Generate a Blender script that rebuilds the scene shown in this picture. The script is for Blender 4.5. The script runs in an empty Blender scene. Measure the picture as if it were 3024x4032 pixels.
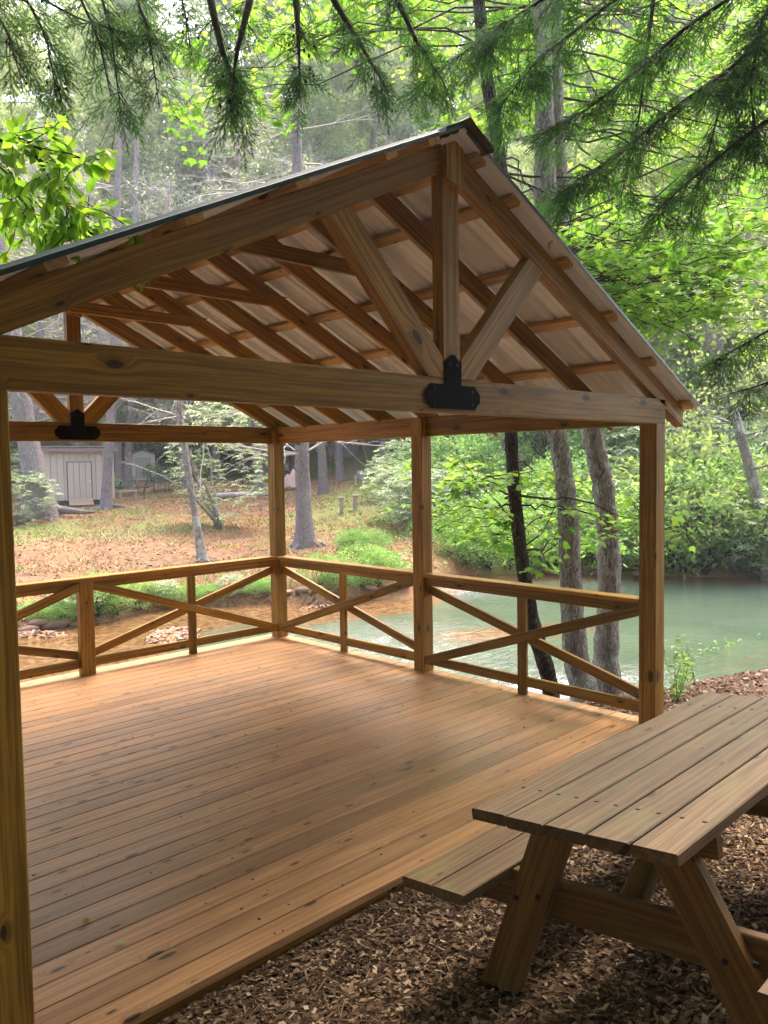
import bpy, math, random
import numpy as np
from mathutils import Matrix, Vector
random.seed(7); rng = np.random.default_rng(7)
R = math.radians
scene = bpy.context.scene
COL = scene.collection

# ------------------------------------------------------------------ camera
CAM = np.array([-5.6553, -2.8809, 2.0450])
YAW, PITCH, ROLL, FPX = 44.111, -3.3624, -0.8951, 3136.66      # FPX for the 3024 x 4032 frame
def cam_axes():
    y, p, r = R(YAW), R(PITCH), R(ROLL)
    f = np.array([math.sin(y)*math.cos(p), math.cos(y)*math.cos(p), math.sin(p)])
    rt = np.array([math.cos(y), -math.sin(y), 0.0]); up = np.cross(rt, f)
    rt2 = rt*math.cos(r)+up*math.sin(r); up2 = np.cross(rt2, f)
    return rt2, up2, f
RT, UP, FW = cam_axes()
cd = bpy.data.cameras.new("camera"); cam = bpy.data.objects.new("camera", cd); COL.objects.link(cam)
cam.matrix_world = Matrix(((RT[0], UP[0], -FW[0], CAM[0]), (RT[1], UP[1], -FW[1], CAM[1]),
                           (RT[2], UP[2], -FW[2], CAM[2]), (0, 0, 0, 1)))
cd.sensor_fit = 'VERTICAL'; cd.sensor_height = 36; cd.lens = 36*FPX/4032
cd.clip_start = 0.05; cd.clip_end = 1000
scene.camera = cam

# ------------------------------------------------------------------ sky, sun, exposure
SUN_EL, SUN_AZ = 58, 62          # azimuth measured clockwise from +Y (the back of the pavilion)
world = bpy.data.worlds.new("World"); scene.world = world; world.use_nodes = True
nt = world.node_tree; nt.nodes.clear()
out = nt.nodes.new('ShaderNodeOutputWorld'); bg = nt.nodes.new('ShaderNodeBackground')
sky = nt.nodes.new('ShaderNodeTexSky'); sky.sky_type = 'NISHITA'; sky.sun_disc = False
sky.sun_elevation = R(SUN_EL); sky.sun_rotation = R(SUN_AZ); sky.dust_density = 5.0; sky.air_density = 0.8; sky.ozone_density = 0.5
bg.inputs[1].default_value = 0.15
nt.links.new(sky.outputs[0], bg.inputs[0]); nt.links.new(bg.outputs[0], out.inputs[0])
sd = bpy.data.lights.new("sun", 'SUN'); sun = bpy.data.objects.new("sun", sd); COL.objects.link(sun)
sd.energy = 1.1; sd.angle = R(50); sd.color = (1.0, 0.96, 0.88)
sv = Vector((math.sin(R(SUN_AZ))*math.cos(R(SUN_EL)), math.cos(R(SUN_AZ))*math.cos(R(SUN_EL)), math.sin(R(SUN_EL))))
sun.rotation_euler = sv.to_track_quat('Z', 'Y').to_euler()
vs = scene.view_settings; vs.view_transform = 'Standard'; vs.look = 'None'; vs.gamma = 1; vs.use_curve_mapping = False
vs.exposure = 2.95
try:
    scene.cycles.max_bounces = 8; scene.cycles.diffuse_bounces = 5; scene.cycles.transmission_bounces = 6; scene.cycles.glossy_bounces = 3
    scene.cycles.use_denoising = True
except Exception: pass

# ------------------------------------------------------------------ pixel helpers (1659 x 2212 view of the photo)
HF = np.array([FW[0], FW[1], 0.0]); HF /= np.linalg.norm(HF); HR = np.array([HF[1], -HF[0], 0.0])
def ray(px, py):
    x, y = px*3024/1659, py*4032/2212
    return FW+RT*(x-1512)/FPX-UP*(y-2016)/FPX
def at(px, py, t):                                  # point seen at that pixel, t metres ahead
    d = ray(px, py); return CAM+d*(t/(d@HF))
def st2xy(s, t):
    q = CAM+HR*s+HF*t; return q[0], q[1]
def to_st(x, y):
    dx, dy = x-CAM[0], y-CAM[1]
    return dx*HR[0]+dy*HR[1], dx*HF[0]+dy*HF[1]

# ------------------------------------------------------------------ tagging
def tag(o, label=None, cat=None, group=None, kind=None):
    if label: o['label'] = label
    if cat: o['category'] = cat
    if group: o['group'] = group
    if kind: o['kind'] = kind
    return o
def thing(name, label, cat, loc=(0, 0, 0), rz=0, group=None):
    o = bpy.data.objects.new(name, None); COL.objects.link(o); o.empty_display_size = .2
    o.location = loc; o.rotation_euler = (0, 0, rz)
    return tag(o, label, cat, group)
def copy_tree(o, parent=None):
    c = o.copy(); COL.objects.link(c)
    if parent is not None: c.parent = parent
    for ch in list(o.children): copy_tree(ch, c)
    return c

# ------------------------------------------------------------------ mesh from arrays
def np_mesh(name, V, faces, mats, parent=None, attrs=None, mat_idx=None, smooth=False):
    """V (n,3); faces = list of (k, array(m,k)) blocks or a list of tuples; attrs {name: (type, array)} on points"""
    me = bpy.data.meshes.new(name)
    V = np.asarray(V, dtype=np.float32)
    if len(faces) and not (isinstance(faces[0], tuple) and isinstance(faces[0][1], np.ndarray)):
        by = {}
        flat = [np.array(f) for f in faces]
        loops = np.concatenate(flat); tot = np.array([len(f) for f in flat])
    else:
        loops = np.concatenate([a.reshape(-1) for k, a in faces]); tot = np.concatenate([np.full(len(a), k) for k, a in faces])
    me.vertices.add(len(V)); me.vertices.foreach_set('co', V.reshape(-1))
    me.loops.add(len(loops)); me.loops.foreach_set('vertex_index', loops.astype(np.int32))
    me.polygons.add(len(tot)); st = np.concatenate([[0], np.cumsum(tot)[:-1]])
    me.polygons.foreach_set('loop_start', st.astype(np.int32)); me.polygons.foreach_set('loop_total', tot.astype(np.int32))
    if mat_idx is not None: me.polygons.foreach_set('material_index', np.asarray(mat_idx, dtype=np.int32))
    me.polygons.foreach_set('use_smooth', np.full(len(tot), bool(smooth)))
    if attrs:
        for n, (ty, a) in attrs.items():
            at_ = me.attributes.new(n, ty, 'POINT')
            at_.data.foreach_set('vector' if ty == 'FLOAT_VECTOR' else 'value', np.asarray(a, dtype=np.float32).reshape(-1))
    me.update(calc_edges=True)
    for m in (mats if isinstance(mats, (list, tuple)) else [mats]): me.materials.append(m)
    o = bpy.data.objects.new(name, me); COL.objects.link(o)
    if parent is not None: o.parent = parent
    return o

# ------------------------------------------------------------------ materials
def new_mat(name):
    m = bpy.data.materials.new(name); m.use_nodes = True
    n = m.node_tree.nodes; n.clear()
    o = n.new('ShaderNodeOutputMaterial'); return m, m.node_tree, o
class NT:
    def __init__(s, t): s.t = t
    def n(s, ty, **kw):
        x = s.t.nodes.new(ty)
        for k, v in kw.items(): setattr(x, k, v)
        return x
    def l(s, a, b): s.t.links.new(a, b)
    def val(s, x, i, v):
        if hasattr(v, 'is_linked') or isinstance(v, bpy.types.NodeSocket): s.l(v, x.inputs[i])
        else: x.inputs[i].default_value = v
    def math(s, op, a, b=0.0, c=None, clamp=False):
        x = s.n('ShaderNodeMath', operation=op); x.use_clamp = clamp
        s.val(x, 0, a); s.val(x, 1, b)
        if c is not None: s.val(x, 2, c)
        return x.outputs[0]
    def vmath(s, op, a, b):
        x = s.n('ShaderNodeVectorMath', operation=op); s.val(x, 0, a); s.val(x, 1, b); return x.outputs[0]
    def mix(s, f, a, b, mode='MIX'):
        x = s.n('ShaderNodeMix', data_type='RGBA', blend_type=mode); s.val(x, 0, f)
        for i, v in ((6, a), (7, b)):
            if isinstance(v, tuple) and len(v) == 3: v = v+(1,)
            s.val(x, i, v)
        return x.outputs[2]
    def noise(s, vec, scale, detail=3, rough=.55, dist=0):
        x = s.n('ShaderNodeTexNoise'); s.l(vec, x.inputs['Vector'])
        x.inputs['Scale'].default_value = scale; x.inputs['Detail'].default_value = detail
        x.inputs['Roughness'].default_value = rough; x.inputs['Distortion'].default_value = dist
        return x.outputs[0]
    def vor(s, vec, scale, feat='F1', rnd=1.0):
        x = s.n('ShaderNodeTexVoronoi', feature=feat); s.l(vec, x.inputs['Vector']); x.inputs['Scale'].default_value = scale
        x.inputs['Randomness'].default_value = rnd; return x
    def ramp(s, f, stops, interp='LINEAR'):
        x = s.n('ShaderNodeValToRGB'); s.l(f, x.inputs[0]); cr = x.color_ramp; cr.interpolation = interp
        while len(cr.elements) < len(stops): cr.elements.new(.5)
        for e, (p, c) in zip(cr.elements, stops):
            e.position = p; e.color = (c+(1,)) if isinstance(c, tuple) else (c, c, c, 1)
        return x.outputs[0]
    def step(s, f, a, b):
        x = s.n('ShaderNodeMapRange', interpolation_type='SMOOTHSTEP'); s.l(f, x.inputs[0])
        x.inputs[1].default_value = a; x.inputs[2].default_value = b; return x.outputs[0]
    def attr(s, name):
        x = s.n('ShaderNodeAttribute', attribute_name=name); return x
    def scale(s, vec, sc): return s.vmath('MULTIPLY', vec, sc)
    def bump(s, h, strength, dist=.01):
        x = s.n('ShaderNodeBump'); s.l(h, x.inputs['Height']); x.inputs['Strength'].default_value = strength
        x.inputs['Distance'].default_value = dist; return x.outputs[0]
    def bsdf(s, out, color, rough=.6, spec=.5, normal=None, metal=0.0, **kw):
        x = s.n('ShaderNodeBsdfPrincipled')
        s.val(x, 'Base Color', color if not (isinstance(color, tuple) and len(color) == 3) else color+(1,))
        s.val(x, 'Roughness', rough); s.val(x, 'Specular IOR Level', spec); s.val(x, 'Metallic', metal)
        if normal is not None: s.l(normal, x.inputs['Normal'])
        for k, v in kw.items(): s.val(x, k, v)
        if out is not None: s.l(x.outputs[0], out.inputs[0])
        return x

def wood(name, light, dark, rough=.55, spec=.35, knots=.5, kscale=(2.6, 6.5, 6.5), green=0.0, blotch=.35):
    m, t, o = new_mat(name); N = NT(t)
    g = N.attr('gr').outputs['Vector']; tint = N.attr('tint').outputs['Fac']
    sg = N.n('ShaderNodeSeparateXYZ'); N.l(g, sg.inputs[0]); kc = N.n('ShaderNodeCombineXYZ'); N.l(sg.outputs[0], kc.inputs[0])
    N.l(N.math('MULTIPLY_ADD', sg.outputs[2], .9, sg.outputs[1]), kc.inputs[1])
    kv = N.vor(N.scale(kc.outputs[0], kscale), 1.0); kv.voronoi_dimensions = '2D'
    dist = kv.outputs['Distance']; rnd = N.n('ShaderNodeSeparateColor'); N.l(kv.outputs['Color'], rnd.inputs[0])
    on = N.math('LESS_THAN', rnd.outputs[0], knots)
    size = N.math('MULTIPLY_ADD', N.math('POWER', rnd.outputs[1], 2.0), .085, .04)
    rel = N.math('DIVIDE', dist, size)
    knot = N.math('MULTIPLY', N.math('SUBTRACT', 1.0, N.step(rel, .75, 1.15)), on)
    halo = N.math('MULTIPLY', N.math('SUBTRACT', 1.0, N.step(rel, .8, 3.2)), on)
    cmb = N.n('ShaderNodeCombineXYZ'); N.l(N.math('MULTIPLY', halo, .035), cmb.inputs[1])
    g2 = N.vmath('ADD', g, cmb.outputs[0])
    wob = N.n('ShaderNodeCombineXYZ'); N.l(N.math('MULTIPLY', N.noise(N.scale(g, (.9, 3, 3)), 1.0, 2), .06), wob.inputs[1])
    g3 = N.vmath('ADD', g2, wob.outputs[0])
    rings = N.noise(N.scale(g3, (1.1, 62, 62)), 1.0, 3, .6)
    fine = N.noise(N.scale(g3, (6, 210, 210)), 1.0, 2, .6)
    broad = N.noise(N.scale(g, (1.1, 4, 4)), 1.0, 3, .6)
    f = N.math('ADD', N.math('MULTIPLY', rings, .75), N.math('MULTIPLY', fine, .25))
    base = N.mix(N.step(f, .40, .60), light, dark)
    base = N.mix(N.math('MULTIPLY', N.step(broad, .42, .72), blotch), base, tuple(c*.62 for c in dark))
    base = N.mix(N.math('MULTIPLY', halo, .35), base, tuple(c*.7 for c in dark))
    base = N.mix(N.math('MULTIPLY', knot, .88), base, (.030, .015, .008))
    if green > 0:
        gn = N.noise(N.scale(g, (1.6, 5, 5)), 1.7, 3, .6)
        base = N.mix(N.math('MULTIPLY', N.step(gn, .5, .68), green), base, (.13, .14, .055))
    tr = N.ramp(tint, [(0, (.66, .68, .66)), (.5, (1, 1, 1)), (1, (1.25, 1.18, 1.05))])
    base = N.mix(1.0, base, tr, 'MULTIPLY')
    rr = N.math('MULTIPLY_ADD', broad, .22, rough-.1)
    N.bsdf(o, base, rr, spec, N.bump(N.math('ADD', f, N.math('MULTIPLY', knot, -.4)), .35, .0015))
    return m
M = {}
M['frame'] = wood('stained_framing_pine', (.37, .205, .028), (.185, .093, .010), .5, .25, .38, (2.4, 6.0, .8))
M['purlin'] = wood('pale_purlin_pine', (.60, .42, .18), (.42, .27, .10), .55, .25, .6)
M['deck'] = wood('stained_deck_pine', (.60, .315, .135), (.41, .20, .080), .34, .65, .5, (2.8, 8.0, 1.0), blotch=.45)
M['table'] = wood('weathered_table_pine', (.155, .098, .048), (.090, .055, .027), .62, .25, .35, (2.6, 7, 1.0), green=.3, blotch=.4)
M['tleg'] = wood('stained_table_leg_pine', (.21, .108, .026), (.11, .052, .011), .55, .3, .25, (2.4, 6, .8), green=.25)

def plain(name, col, rough=.6, spec=.4, metal=0., var=.12, sc=6, bump=0.):
    m, t, o = new_mat(name); N = NT(t)
    tc = N.n('ShaderNodeTexCoord').outputs['Object']
    nz = N.noise(tc, sc, 4, .6)
    c = N.mix(nz, tuple(x*(1-var*1.6) for x in col), tuple(min(1, x*(1+var)) for x in col))
    nm = N.bump(nz, bump, .02) if bump else None
    N.bsdf(o, c, rough, spec, nm, metal); return m
M['black_iron'] = plain('black_painted_iron', (.004, .004, .0045), .75, .08)
M['bolt'] = plain('dark_bolt_heads', (.03, .025, .022), .45, .5, .6)
M['roof_green'] = plain('green_painted_roof_steel', (.02, .05, .052), .35, .5)
M['roof_white'] = plain('pale_roof_underside', (.76, .83, .92), .5, .3, sc=3)
M['flash'] = plain('brown_flashing_underside', (.13, .085, .06), .5, .3)

def leafmat(name, c1, c2, c3, transl=.4, rough=.5, spec=.25):
    m, t, o = new_mat(name); N = NT(t)
    tint = N.attr('tint').outputs['Fac']
    oi = N.n('ShaderNodeObjectInfo').outputs['Random']
    f = N.math('ADD', tint, N.math('MULTIPLY_ADD', oi, .3, -.15), clamp=True)
    c = N.ramp(f, [(0, c1), (.55, c2), (1, c3)])
    b = N.bsdf(None, c, rough, spec); tr = N.n('ShaderNodeBsdfTranslucent'); N.l(N.mix(1, c, (1.25, 1.3, .7), 'MULTIPLY'), tr.inputs[0])
    mx = N.n('ShaderNodeMixShader'); mx.inputs[0].default_value = transl
    N.l(b.outputs[0], mx.inputs[1]); N.l(tr.outputs[0], mx.inputs[2]); N.l(mx.outputs[0], o.inputs[0]); return m
M['hemlock'] = leafmat('hemlock_needles', (.025, .065, .026), (.05, .125, .04), (.11, .21, .05), .3, .85, .02)
M['maple'] = leafmat('maple_leaves', (.11, .24, .04), (.19, .36, .06), (.34, .46, .09), .55)
M['oval'] = leafmat('oval_leaves', (.12, .24, .03), (.24, .41, .05), (.46, .50, .06), .6)
M['decid'] = leafmat('woodland_leaves', (.18, .25, .09), (.31, .39, .17), (.47, .48, .23), .5)
M['decid2'] = leafmat('pale_woodland_leaves', (.30, .36, .20), (.45, .50, .30), (.60, .58, .36), .45)
M['conifer'] = leafmat('conifer_foliage', (.05, .11, .05), (.10, .19, .09), (.17, .27, .12), .25)
M['rhodo'] = leafmat('rhododendron_leaves', (.17, .24, .15), (.33, .41, .27), (.54, .57, .40), .25, .35, .5)
M['shrub'] = leafmat('bank_shrub_leaves', (.11, .22, .07), (.24, .40, .13), (.45, .56, .20), .45)
M['grass'] = leafmat('grass_blades', (.10, .20, .04), (.22, .34, .08), (.48, .38, .17), .35)
M['straw'] = leafmat('dry_grass_and_needles', (.20, .11, .06), (.32, .20, .10), (.45, .33, .18), .15)

def bark(name, c1, c2, lich=.3, vs=(6, 6, 1.3), patch=(.42, .42, .38)):
    m, t, o = new_mat(name); N = NT(t)
    tc = N.n('ShaderNodeTexCoord').outputs['Object']; oi = N.n('ShaderNodeObjectInfo').outputs['Random']
    cmb = N.n('ShaderNodeCombineXYZ'); N.l(N.math('MULTIPLY', oi, 37.0), cmb.inputs[2])
    v = N.vmath('ADD', tc, cmb.outputs[0])
    ds = N.n('ShaderNodeTexNoise'); N.l(v, ds.inputs['Vector']); ds.inputs['Scale'].default_value = 5
    v2 = N.vmath('ADD', v, N.scale(ds.outputs['Color'], (.12, .12, .12)))
    r = N.vor(N.scale(v2, (vs[0]*1.6, vs[1]*1.6, vs[2]*1.9)), 4.0, 'DISTANCE_TO_EDGE').outputs['Distance']
    n1 = N.noise(N.scale(v2, (vs[0]*1.5, vs[1]*1.5, vs[2])), 5.0, 6, .7)
    rid = N.step(r, .0, .30)
    c = N.mix(N.math('MULTIPLY_ADD', rid, .35, N.step(n1, .35, .68), clamp=True), c1, c2)
    lc = N.noise(v, 2.3, 4, .6); c = N.mix(N.math('MULTIPLY', N.step(lc, .54, .64), lich), c, patch)
    mo = N.noise(v, 1.1, 4, .7); c = N.mix(N.math('MULTIPLY', N.step(mo, .56, .68), lich*.8), c, (.10, .12, .06))
    N.bsdf(o, c, .85, .15, N.bump(N.math('ADD', rid, n1), .9, .03)); return m
M['bark_near'] = bark('furrowed_bark_with_lichen', (.14, .11, .09), (.50, .44, .39), .9, patch=(.55, .56, .50))
M['bark_dark'] = bark('dark_wet_bark', (.022, .015, .011), (.085, .058, .042), .25)
M['bark_grey'] = bark('grey_woodland_bark', (.16, .125, .115), (.42, .35, .34), .3)
M['twig'] = plain('dark_twig_bark', (.05, .035, .025), .8, .1)
M['deadtwig'] = plain('bleached_dead_wood', (.42, .37, .33), .8, .1)
M['cone'] = plain('hemlock_cone', (.05, .028, .018), .7, .1)

# ------------------------------------------------------------------ terrain
ZW = -1.0
def sstep(x, a, b):
    u = np.clip((x-a)/(b-a), 0, 1); return u*u*(3-2*u)
NS = np.array([-60, -5, 0, 1.7, 2.6, 3.3, 3.9, 5.2, 8, 14, 60.]); NTT = np.array([5.5, 6.2, 7.0, 8.6, 9.3, 9.7, 10.3, 11.2, 12.6, 14, 18.])
FS = np.array([-60, -12, -7, -6.4, -5.7, -5.0, -3.4, -2.3, -1.5, .65, 2.3, 4.9, 7.5, 9.9, 60.])
FT = np.array([13, 13.6, 15., 15.6, 15.7, 17.3, 17.5, 17.7, 17.5, 18.6, 21.6, 22., 21.0, 20.5, 20.])
def vnoise(x, y, sc, seed=0):
    def h(i, j): return np.modf(np.abs(np.sin(i*127.1+j*311.7+seed*74.7)*43758.5453))[0]
    x = np.asarray(x)/sc; y = np.asarray(y)/sc
    i = np.floor(x); j = np.floor(y); u = x-i; v = y-j; u = u*u*(3-2*u); v = v*v*(3-2*v)
    return (h(i, j)*(1-u)+h(i+1, j)*u)*(1-v)+(h(i, j+1)*(1-u)+h(i+1, j+1)*u)*v
def fbm(x, y, sc, seed=0):
    return vnoise(x, y, sc, seed)*.55+vnoise(x, y, sc*.47, seed+1)*.3+vnoise(x, y, sc*.21, seed+2)*.15
def terrain(x, y):
    x = np.asarray(x, float); y = np.asarray(y, float)
    s, t = to_st(x, y)
    tn = np.interp(s, NS, NTT)+.5*(fbm(x, y, 1.3, 3)-.5); tf = np.interp(s, FS, FT)+.9*(fbm(x, y, 1.6, 5)-.5)
    plane = -.075+.19*np.clip(-y-.17, 0, 6)-.12*np.clip(y+.17, 0, 30)-.085*np.clip(x+.4, 0, 10)
    plane = plane+.03*(fbm(x, y, .5, 9)-.5)*np.clip((-y-.15)*3, 0, 1)
    dn = tn-t
    near = ZW-.35+(plane-ZW+.35)*sstep(dn, -.7, .9)
    d = t-tf
    sl = np.interp(s, [-14, -5, 0, 4, 9], [.050, .056, .085, .15, .17])
    far = ZW-.30+.65*sstep(d, -.8, .7)+sl*np.clip(d, 0, 200)+.30*np.clip(d-40, 0, 200)
    far = far+(fbm(x, y, 3.0, 11)-.5)*.45*sstep(d, .3, 5)+(fbm(x, y, .6, 13)-.5)*.12*sstep(d, .0, 1)
    far = far+.5*np.exp(-((s+5)/4)**2)*0
    mid = t < (tn+tf)/2
    z = np.where(mid, near, far)
    # gravel bars in the shallows on the left
    for (gs, gt, rs, rt_, h) in ((-3.9, 14.4, 1.0, 1.3, .44), (-6.6, 14.6, 1.7, .55, .42), (-4.6, 13.2, .8, .45, .30), (-1.3, 17.0, 1.2, .25, .42)):
        e = np.exp(-(((s-gs)/rs)**2+((t-gt)/rt_)**2))
        z = np.maximum(z, ZW-.35+h*e*(1.0+.25*(fbm(x, y, .4, 17)-.5)))
    return z
def ground_at(px, py, t0=4, t1=150):
    d = ray(px, py); k = np.linspace(t0, t1, 6000)/(d@HF)
    P = CAM[None]+d[None]*k[:, None]
    z = terrain(P[:, 0], P[:, 1]); below = np.where(P[:, 2] < z)[0]
    i = below[0] if len(below) else len(k)-1
    q = P[i].copy(); q[2] = float(terrain(q[0], q[1])); return q
def depth(q): return float((np.asarray(q)-CAM)@HF)
def w_at(px_width, t): return px_width*3024/1659*t/FPX          # metres for a width in view pixels

tt = np.concatenate([np.arange(-14, 0, .8), np.arange(0, 12.5, .11), np.arange(12.5, 24, .14), np.arange(24, 60, .5), np.arange(60, 200, 7)])
ss_ = np.concatenate([np.arange(-138, -30, 12), np.arange(-30, -10, .8), np.arange(-10, 12, .14), np.arange(12, 34, .8), np.arange(34, 150, 12)])
SG, TG = np.meshgrid(ss_, tt)
X = CAM[0]+HR[0]*SG+HF[0]*TG; Y = CAM[1]+HR[1]*SG+HF[1]*TG; Z = terrain(X, Y)
n_s, n_t = len(ss_), len(tt)
idx = np.arange(n_s*n_t).reshape(n_t, n_s)
quads = np.stack([idx[:-1, :-1], idx[:-1, 1:], idx[1:, 1:], idx[1:, :-1]], -1).reshape(-1, 4)
tnG = np.interp(SG, NS, NTT); tfG = np.interp(SG, FS, FT)
mulchy = sstep(tnG-TG, -1.2, .1).reshape(-1)
farm = sstep(TG-tfG, -1, .5).reshape(-1)
def clamp01(a): return np.clip(a, 0, 1)
# where green ground cover grows on the far bank: right side, upper lawn strip, shaded corners
grn = clamp01(sstep(SG, 1.0, 5.0)*.9+sstep(TG, 44, 60)*.6+.75*np.exp(-((SG+.6)/2.8)**2-((TG-33)/9)**2)+.55*np.exp(-((SG+8.5)/3.0)**2-((TG-27)/4)**2)+.8*sstep(-SG, 9.5, 12)*sstep(TG, 17, 20)*(1-sstep(TG, 26, 30))).reshape(-1)
m, t_, o_ = new_mat('ground'); N = NT(t_)
tc = N.n('ShaderNodeTexCoord').outputs['Object']
mu = N.attr('mulch').outputs['Fac']; fa = N.attr('far').outputs['Fac']; gr_ = N.attr('green').outputs['Fac']
v1 = N.vor(tc, 42.0); sep = N.n('ShaderNodeSeparateColor'); N.l(v1.outputs['Color'], sep.inputs[0])
chip = N.ramp(sep.outputs[0], [(0, (.035, .02, .012)), (.5, (.085, .048, .028)), (.85, (.17, .10, .06)), (1, (.30, .19, .11))])
chip = N.mix(N.step(N.noise(tc, 1.4, 3), .45, .65), chip, N.mix(.6, chip, (.04, .024, .016)))
nA = N.noise(tc, .55, 5, .65); nB = N.noise(tc, 5.0, 5, .7); nC = N.noise(tc, 22.0, 3, .7)
clay = N.ramp(N.math('ADD', N.math('MULTIPLY', nB, .6), N.math('MULTIPLY', nC, .4)), [(.3, (.09, .046, .024)), (.5, (.20, .108, .058)), (.72, (.34, .21, .125))])
clay = N.mix(N.math('MULTIPLY', N.step(nA, .52, .62), .6), clay, (.32, .12, .06))
moss = N.ramp(N.math('ADD', N.math('MULTIPLY', nB, .5), N.math('MULTIPLY', nC, .5)), [(.3, (.08, .10, .03)), (.55, (.18, .20, .06)), (.75, (.30, .27, .12))])
gm = N.math('ADD', gr_, N.math('MULTIPLY_ADD', N.noise(tc, .8, 5, .7), 2.2, -1.1))
farc = N.mix(N.step(gm, .1, .62), clay, moss)
bed = N.ramp(N.vor(tc, 9.0).outputs['Distance'], [(0, (.40, .25, .15)), (.5, (.22, .12, .06)), (1, (.10, .05, .03))])
bed = N.mix(N.math('MULTIPLY', nB, .6), bed, (.30, .16, .07))
c = N.mix(fa, bed, farc); c = N.mix(mu, c, chip)
N.bsdf(o_, c, .9, .12, N.bump(N.math('ADD', nC, N.math('MULTIPLY', v1.outputs['Distance'], .5)), .7, .03))
M['ground'] = m
ground = np_mesh('ground', np.stack([X, Y, Z], -1).reshape(-1, 3), [(4, quads)], m, attrs={'mulch': ('FLOAT', mulchy), 'far': ('FLOAT', farm), 'green': ('FLOAT', grn)}, smooth=True)
tag(ground, kind='structure')

# ------------------------------------------------------------------ river
ts = np.concatenate([np.arange(4, 26, .2)]); sr = np.concatenate([np.arange(-136, -16, 8), np.arange(-16, 20, .25), np.arange(20, 140, 8)])
S2, T2 = np.meshgrid(sr, ts); X2 = CAM[0]+HR[0]*S2+HF[0]*T2; Y2 = CAM[1]+HR[1]*S2+HF[1]*T2
DEP = ZW-terrain(X2, Y2)
i2 = np.arange(S2.size).reshape(S2.shape); q2 = np.stack([i2[:-1, :-1], i2[:-1, 1:], i2[1:, 1:], i2[1:, :-1]], -1).reshape(-1, 4)
tf2 = np.interp(S2, FS, FT); tn2 = np.interp(S2, NS, NTT)
shal = clamp01(sstep(-S2, 2.4, 4.6)*(1-.8*sstep(T2, 14.9, 15.5)*sstep(S2, -6.5, -4.5))*1.0+.85*sstep(T2-tf2, -3.4, -1.4)*sstep(-S2, -4, 1)*1.0+.75*np.exp(-((T2-13.6-.25*S2)/.8)**2)*sstep(S2, .2, 1.5)*(1-sstep(S2, 3.2, 4.5))+.9*sstep(T2-tf2, -2.6, -.6)+.35*sstep(tn2-T2, -2.5, -.5)*sstep(S2, 3, 5)).reshape(-1)
foam_glints = clamp01(1.0*np.exp(-((S2-1.3)/1.7)**2-((T2-10.0-.28*(S2-1.3))/1.0)**2)+.5*np.exp(-((S2-.3)/2.0)**2-((T2-13.2)/2.2)**2)+.6*np.exp(-((S2-1.7)/1.4)**2-((T2-19.0)/1.3)**2)+.42*np.exp(-((S2-3.2)/1.0)**2-((T2-10.9)/.9)**2)).reshape(-1)  # whitewater patches, plus glints of light painted midstream as white specks
m, t_, o_ = new_mat('river_water'); N = NT(t_)
tc = N.n('ShaderNodeTexCoord').outputs['Object']
rp = N.n('ShaderNodeMapping'); N.l(tc, rp.inputs[0]); rp.inputs['Rotation'].default_value = (0, 0, R(52)); rp.inputs['Scale'].default_value = (1.0, 2.6, 1)
r1 = N.noise(rp.outputs[0], 3.0, 4, .6, .6); r2 = N.noise(rp.outputs[0], 14.0, 3, .6, .4)
sh = N.attr('shallow').outputs['Fac']; fo = N.attr('foam_glints').outputs['Fac']
big = N.noise(tc, .5, 3)
deepc = N.ramp(big, [(.3, (.050, .076, .052)), (.7, (.085, .112, .074))])
cob = N.vor(tc, 8.0).outputs['Distance']
bedc = N.ramp(N.math('ADD', N.math('MULTIPLY', cob, .6), N.math('MULTIPLY', N.noise(tc, 3.0, 4, .7), .6)), [(.25, (.045, .022, .009)), (.5, (.11, .052, .020)), (.8, (.20, .11, .05))])
c = N.mix(N.step(N.math('ADD', sh, N.math('MULTIPLY_ADD', r1, .5, -.25)), .25, .75), deepc, bedc)
fn = N.noise(N.scale(rp.outputs[0], (1, 1.2, 1)), 26.0, 3, .65, .8); fl = N.noise(rp.outputs[0], 2.2, 3, .6, .8)
thr = N.math('SUBTRACT', .79, N.math('MULTIPLY', fo, .40))
thr = N.math('SUBTRACT', thr, N.math('MULTIPLY', N.math('SUBTRACT', fl, .5), .35))
fm = N.math('MULTIPLY', N.math('SUBTRACT', fn, thr), 14.0, clamp=True)
c = N.mix(fm, c, (.80, .84, .86))  # white for the whitewater and for the painted glints
rough = N.math('MULTIPLY_ADD', fm, .6, .03)
hb = N.math('ADD', r1, N.math('MULTIPLY', r2, .3))
bs = N.math('MULTIPLY_ADD', fo, 1.1, .26)
bn = N.n('ShaderNodeBump'); N.l(hb, bn.inputs['Height']); N.l(bs, bn.inputs['Strength']); bn.inputs['Distance'].default_value = .10
N.bsdf(o_, c, rough, .5, bn.outputs[0], IOR=1.33)
river = np_mesh('river_water', np.stack([X2, Y2, np.full_like(X2, ZW)], -1).reshape(-1, 3), [(4, q2)], m, attrs={'shallow': ('FLOAT', shal), 'foam_glints': ('FLOAT', foam_glints)}, smooth=True)
tag(river, kind='structure')

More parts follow.
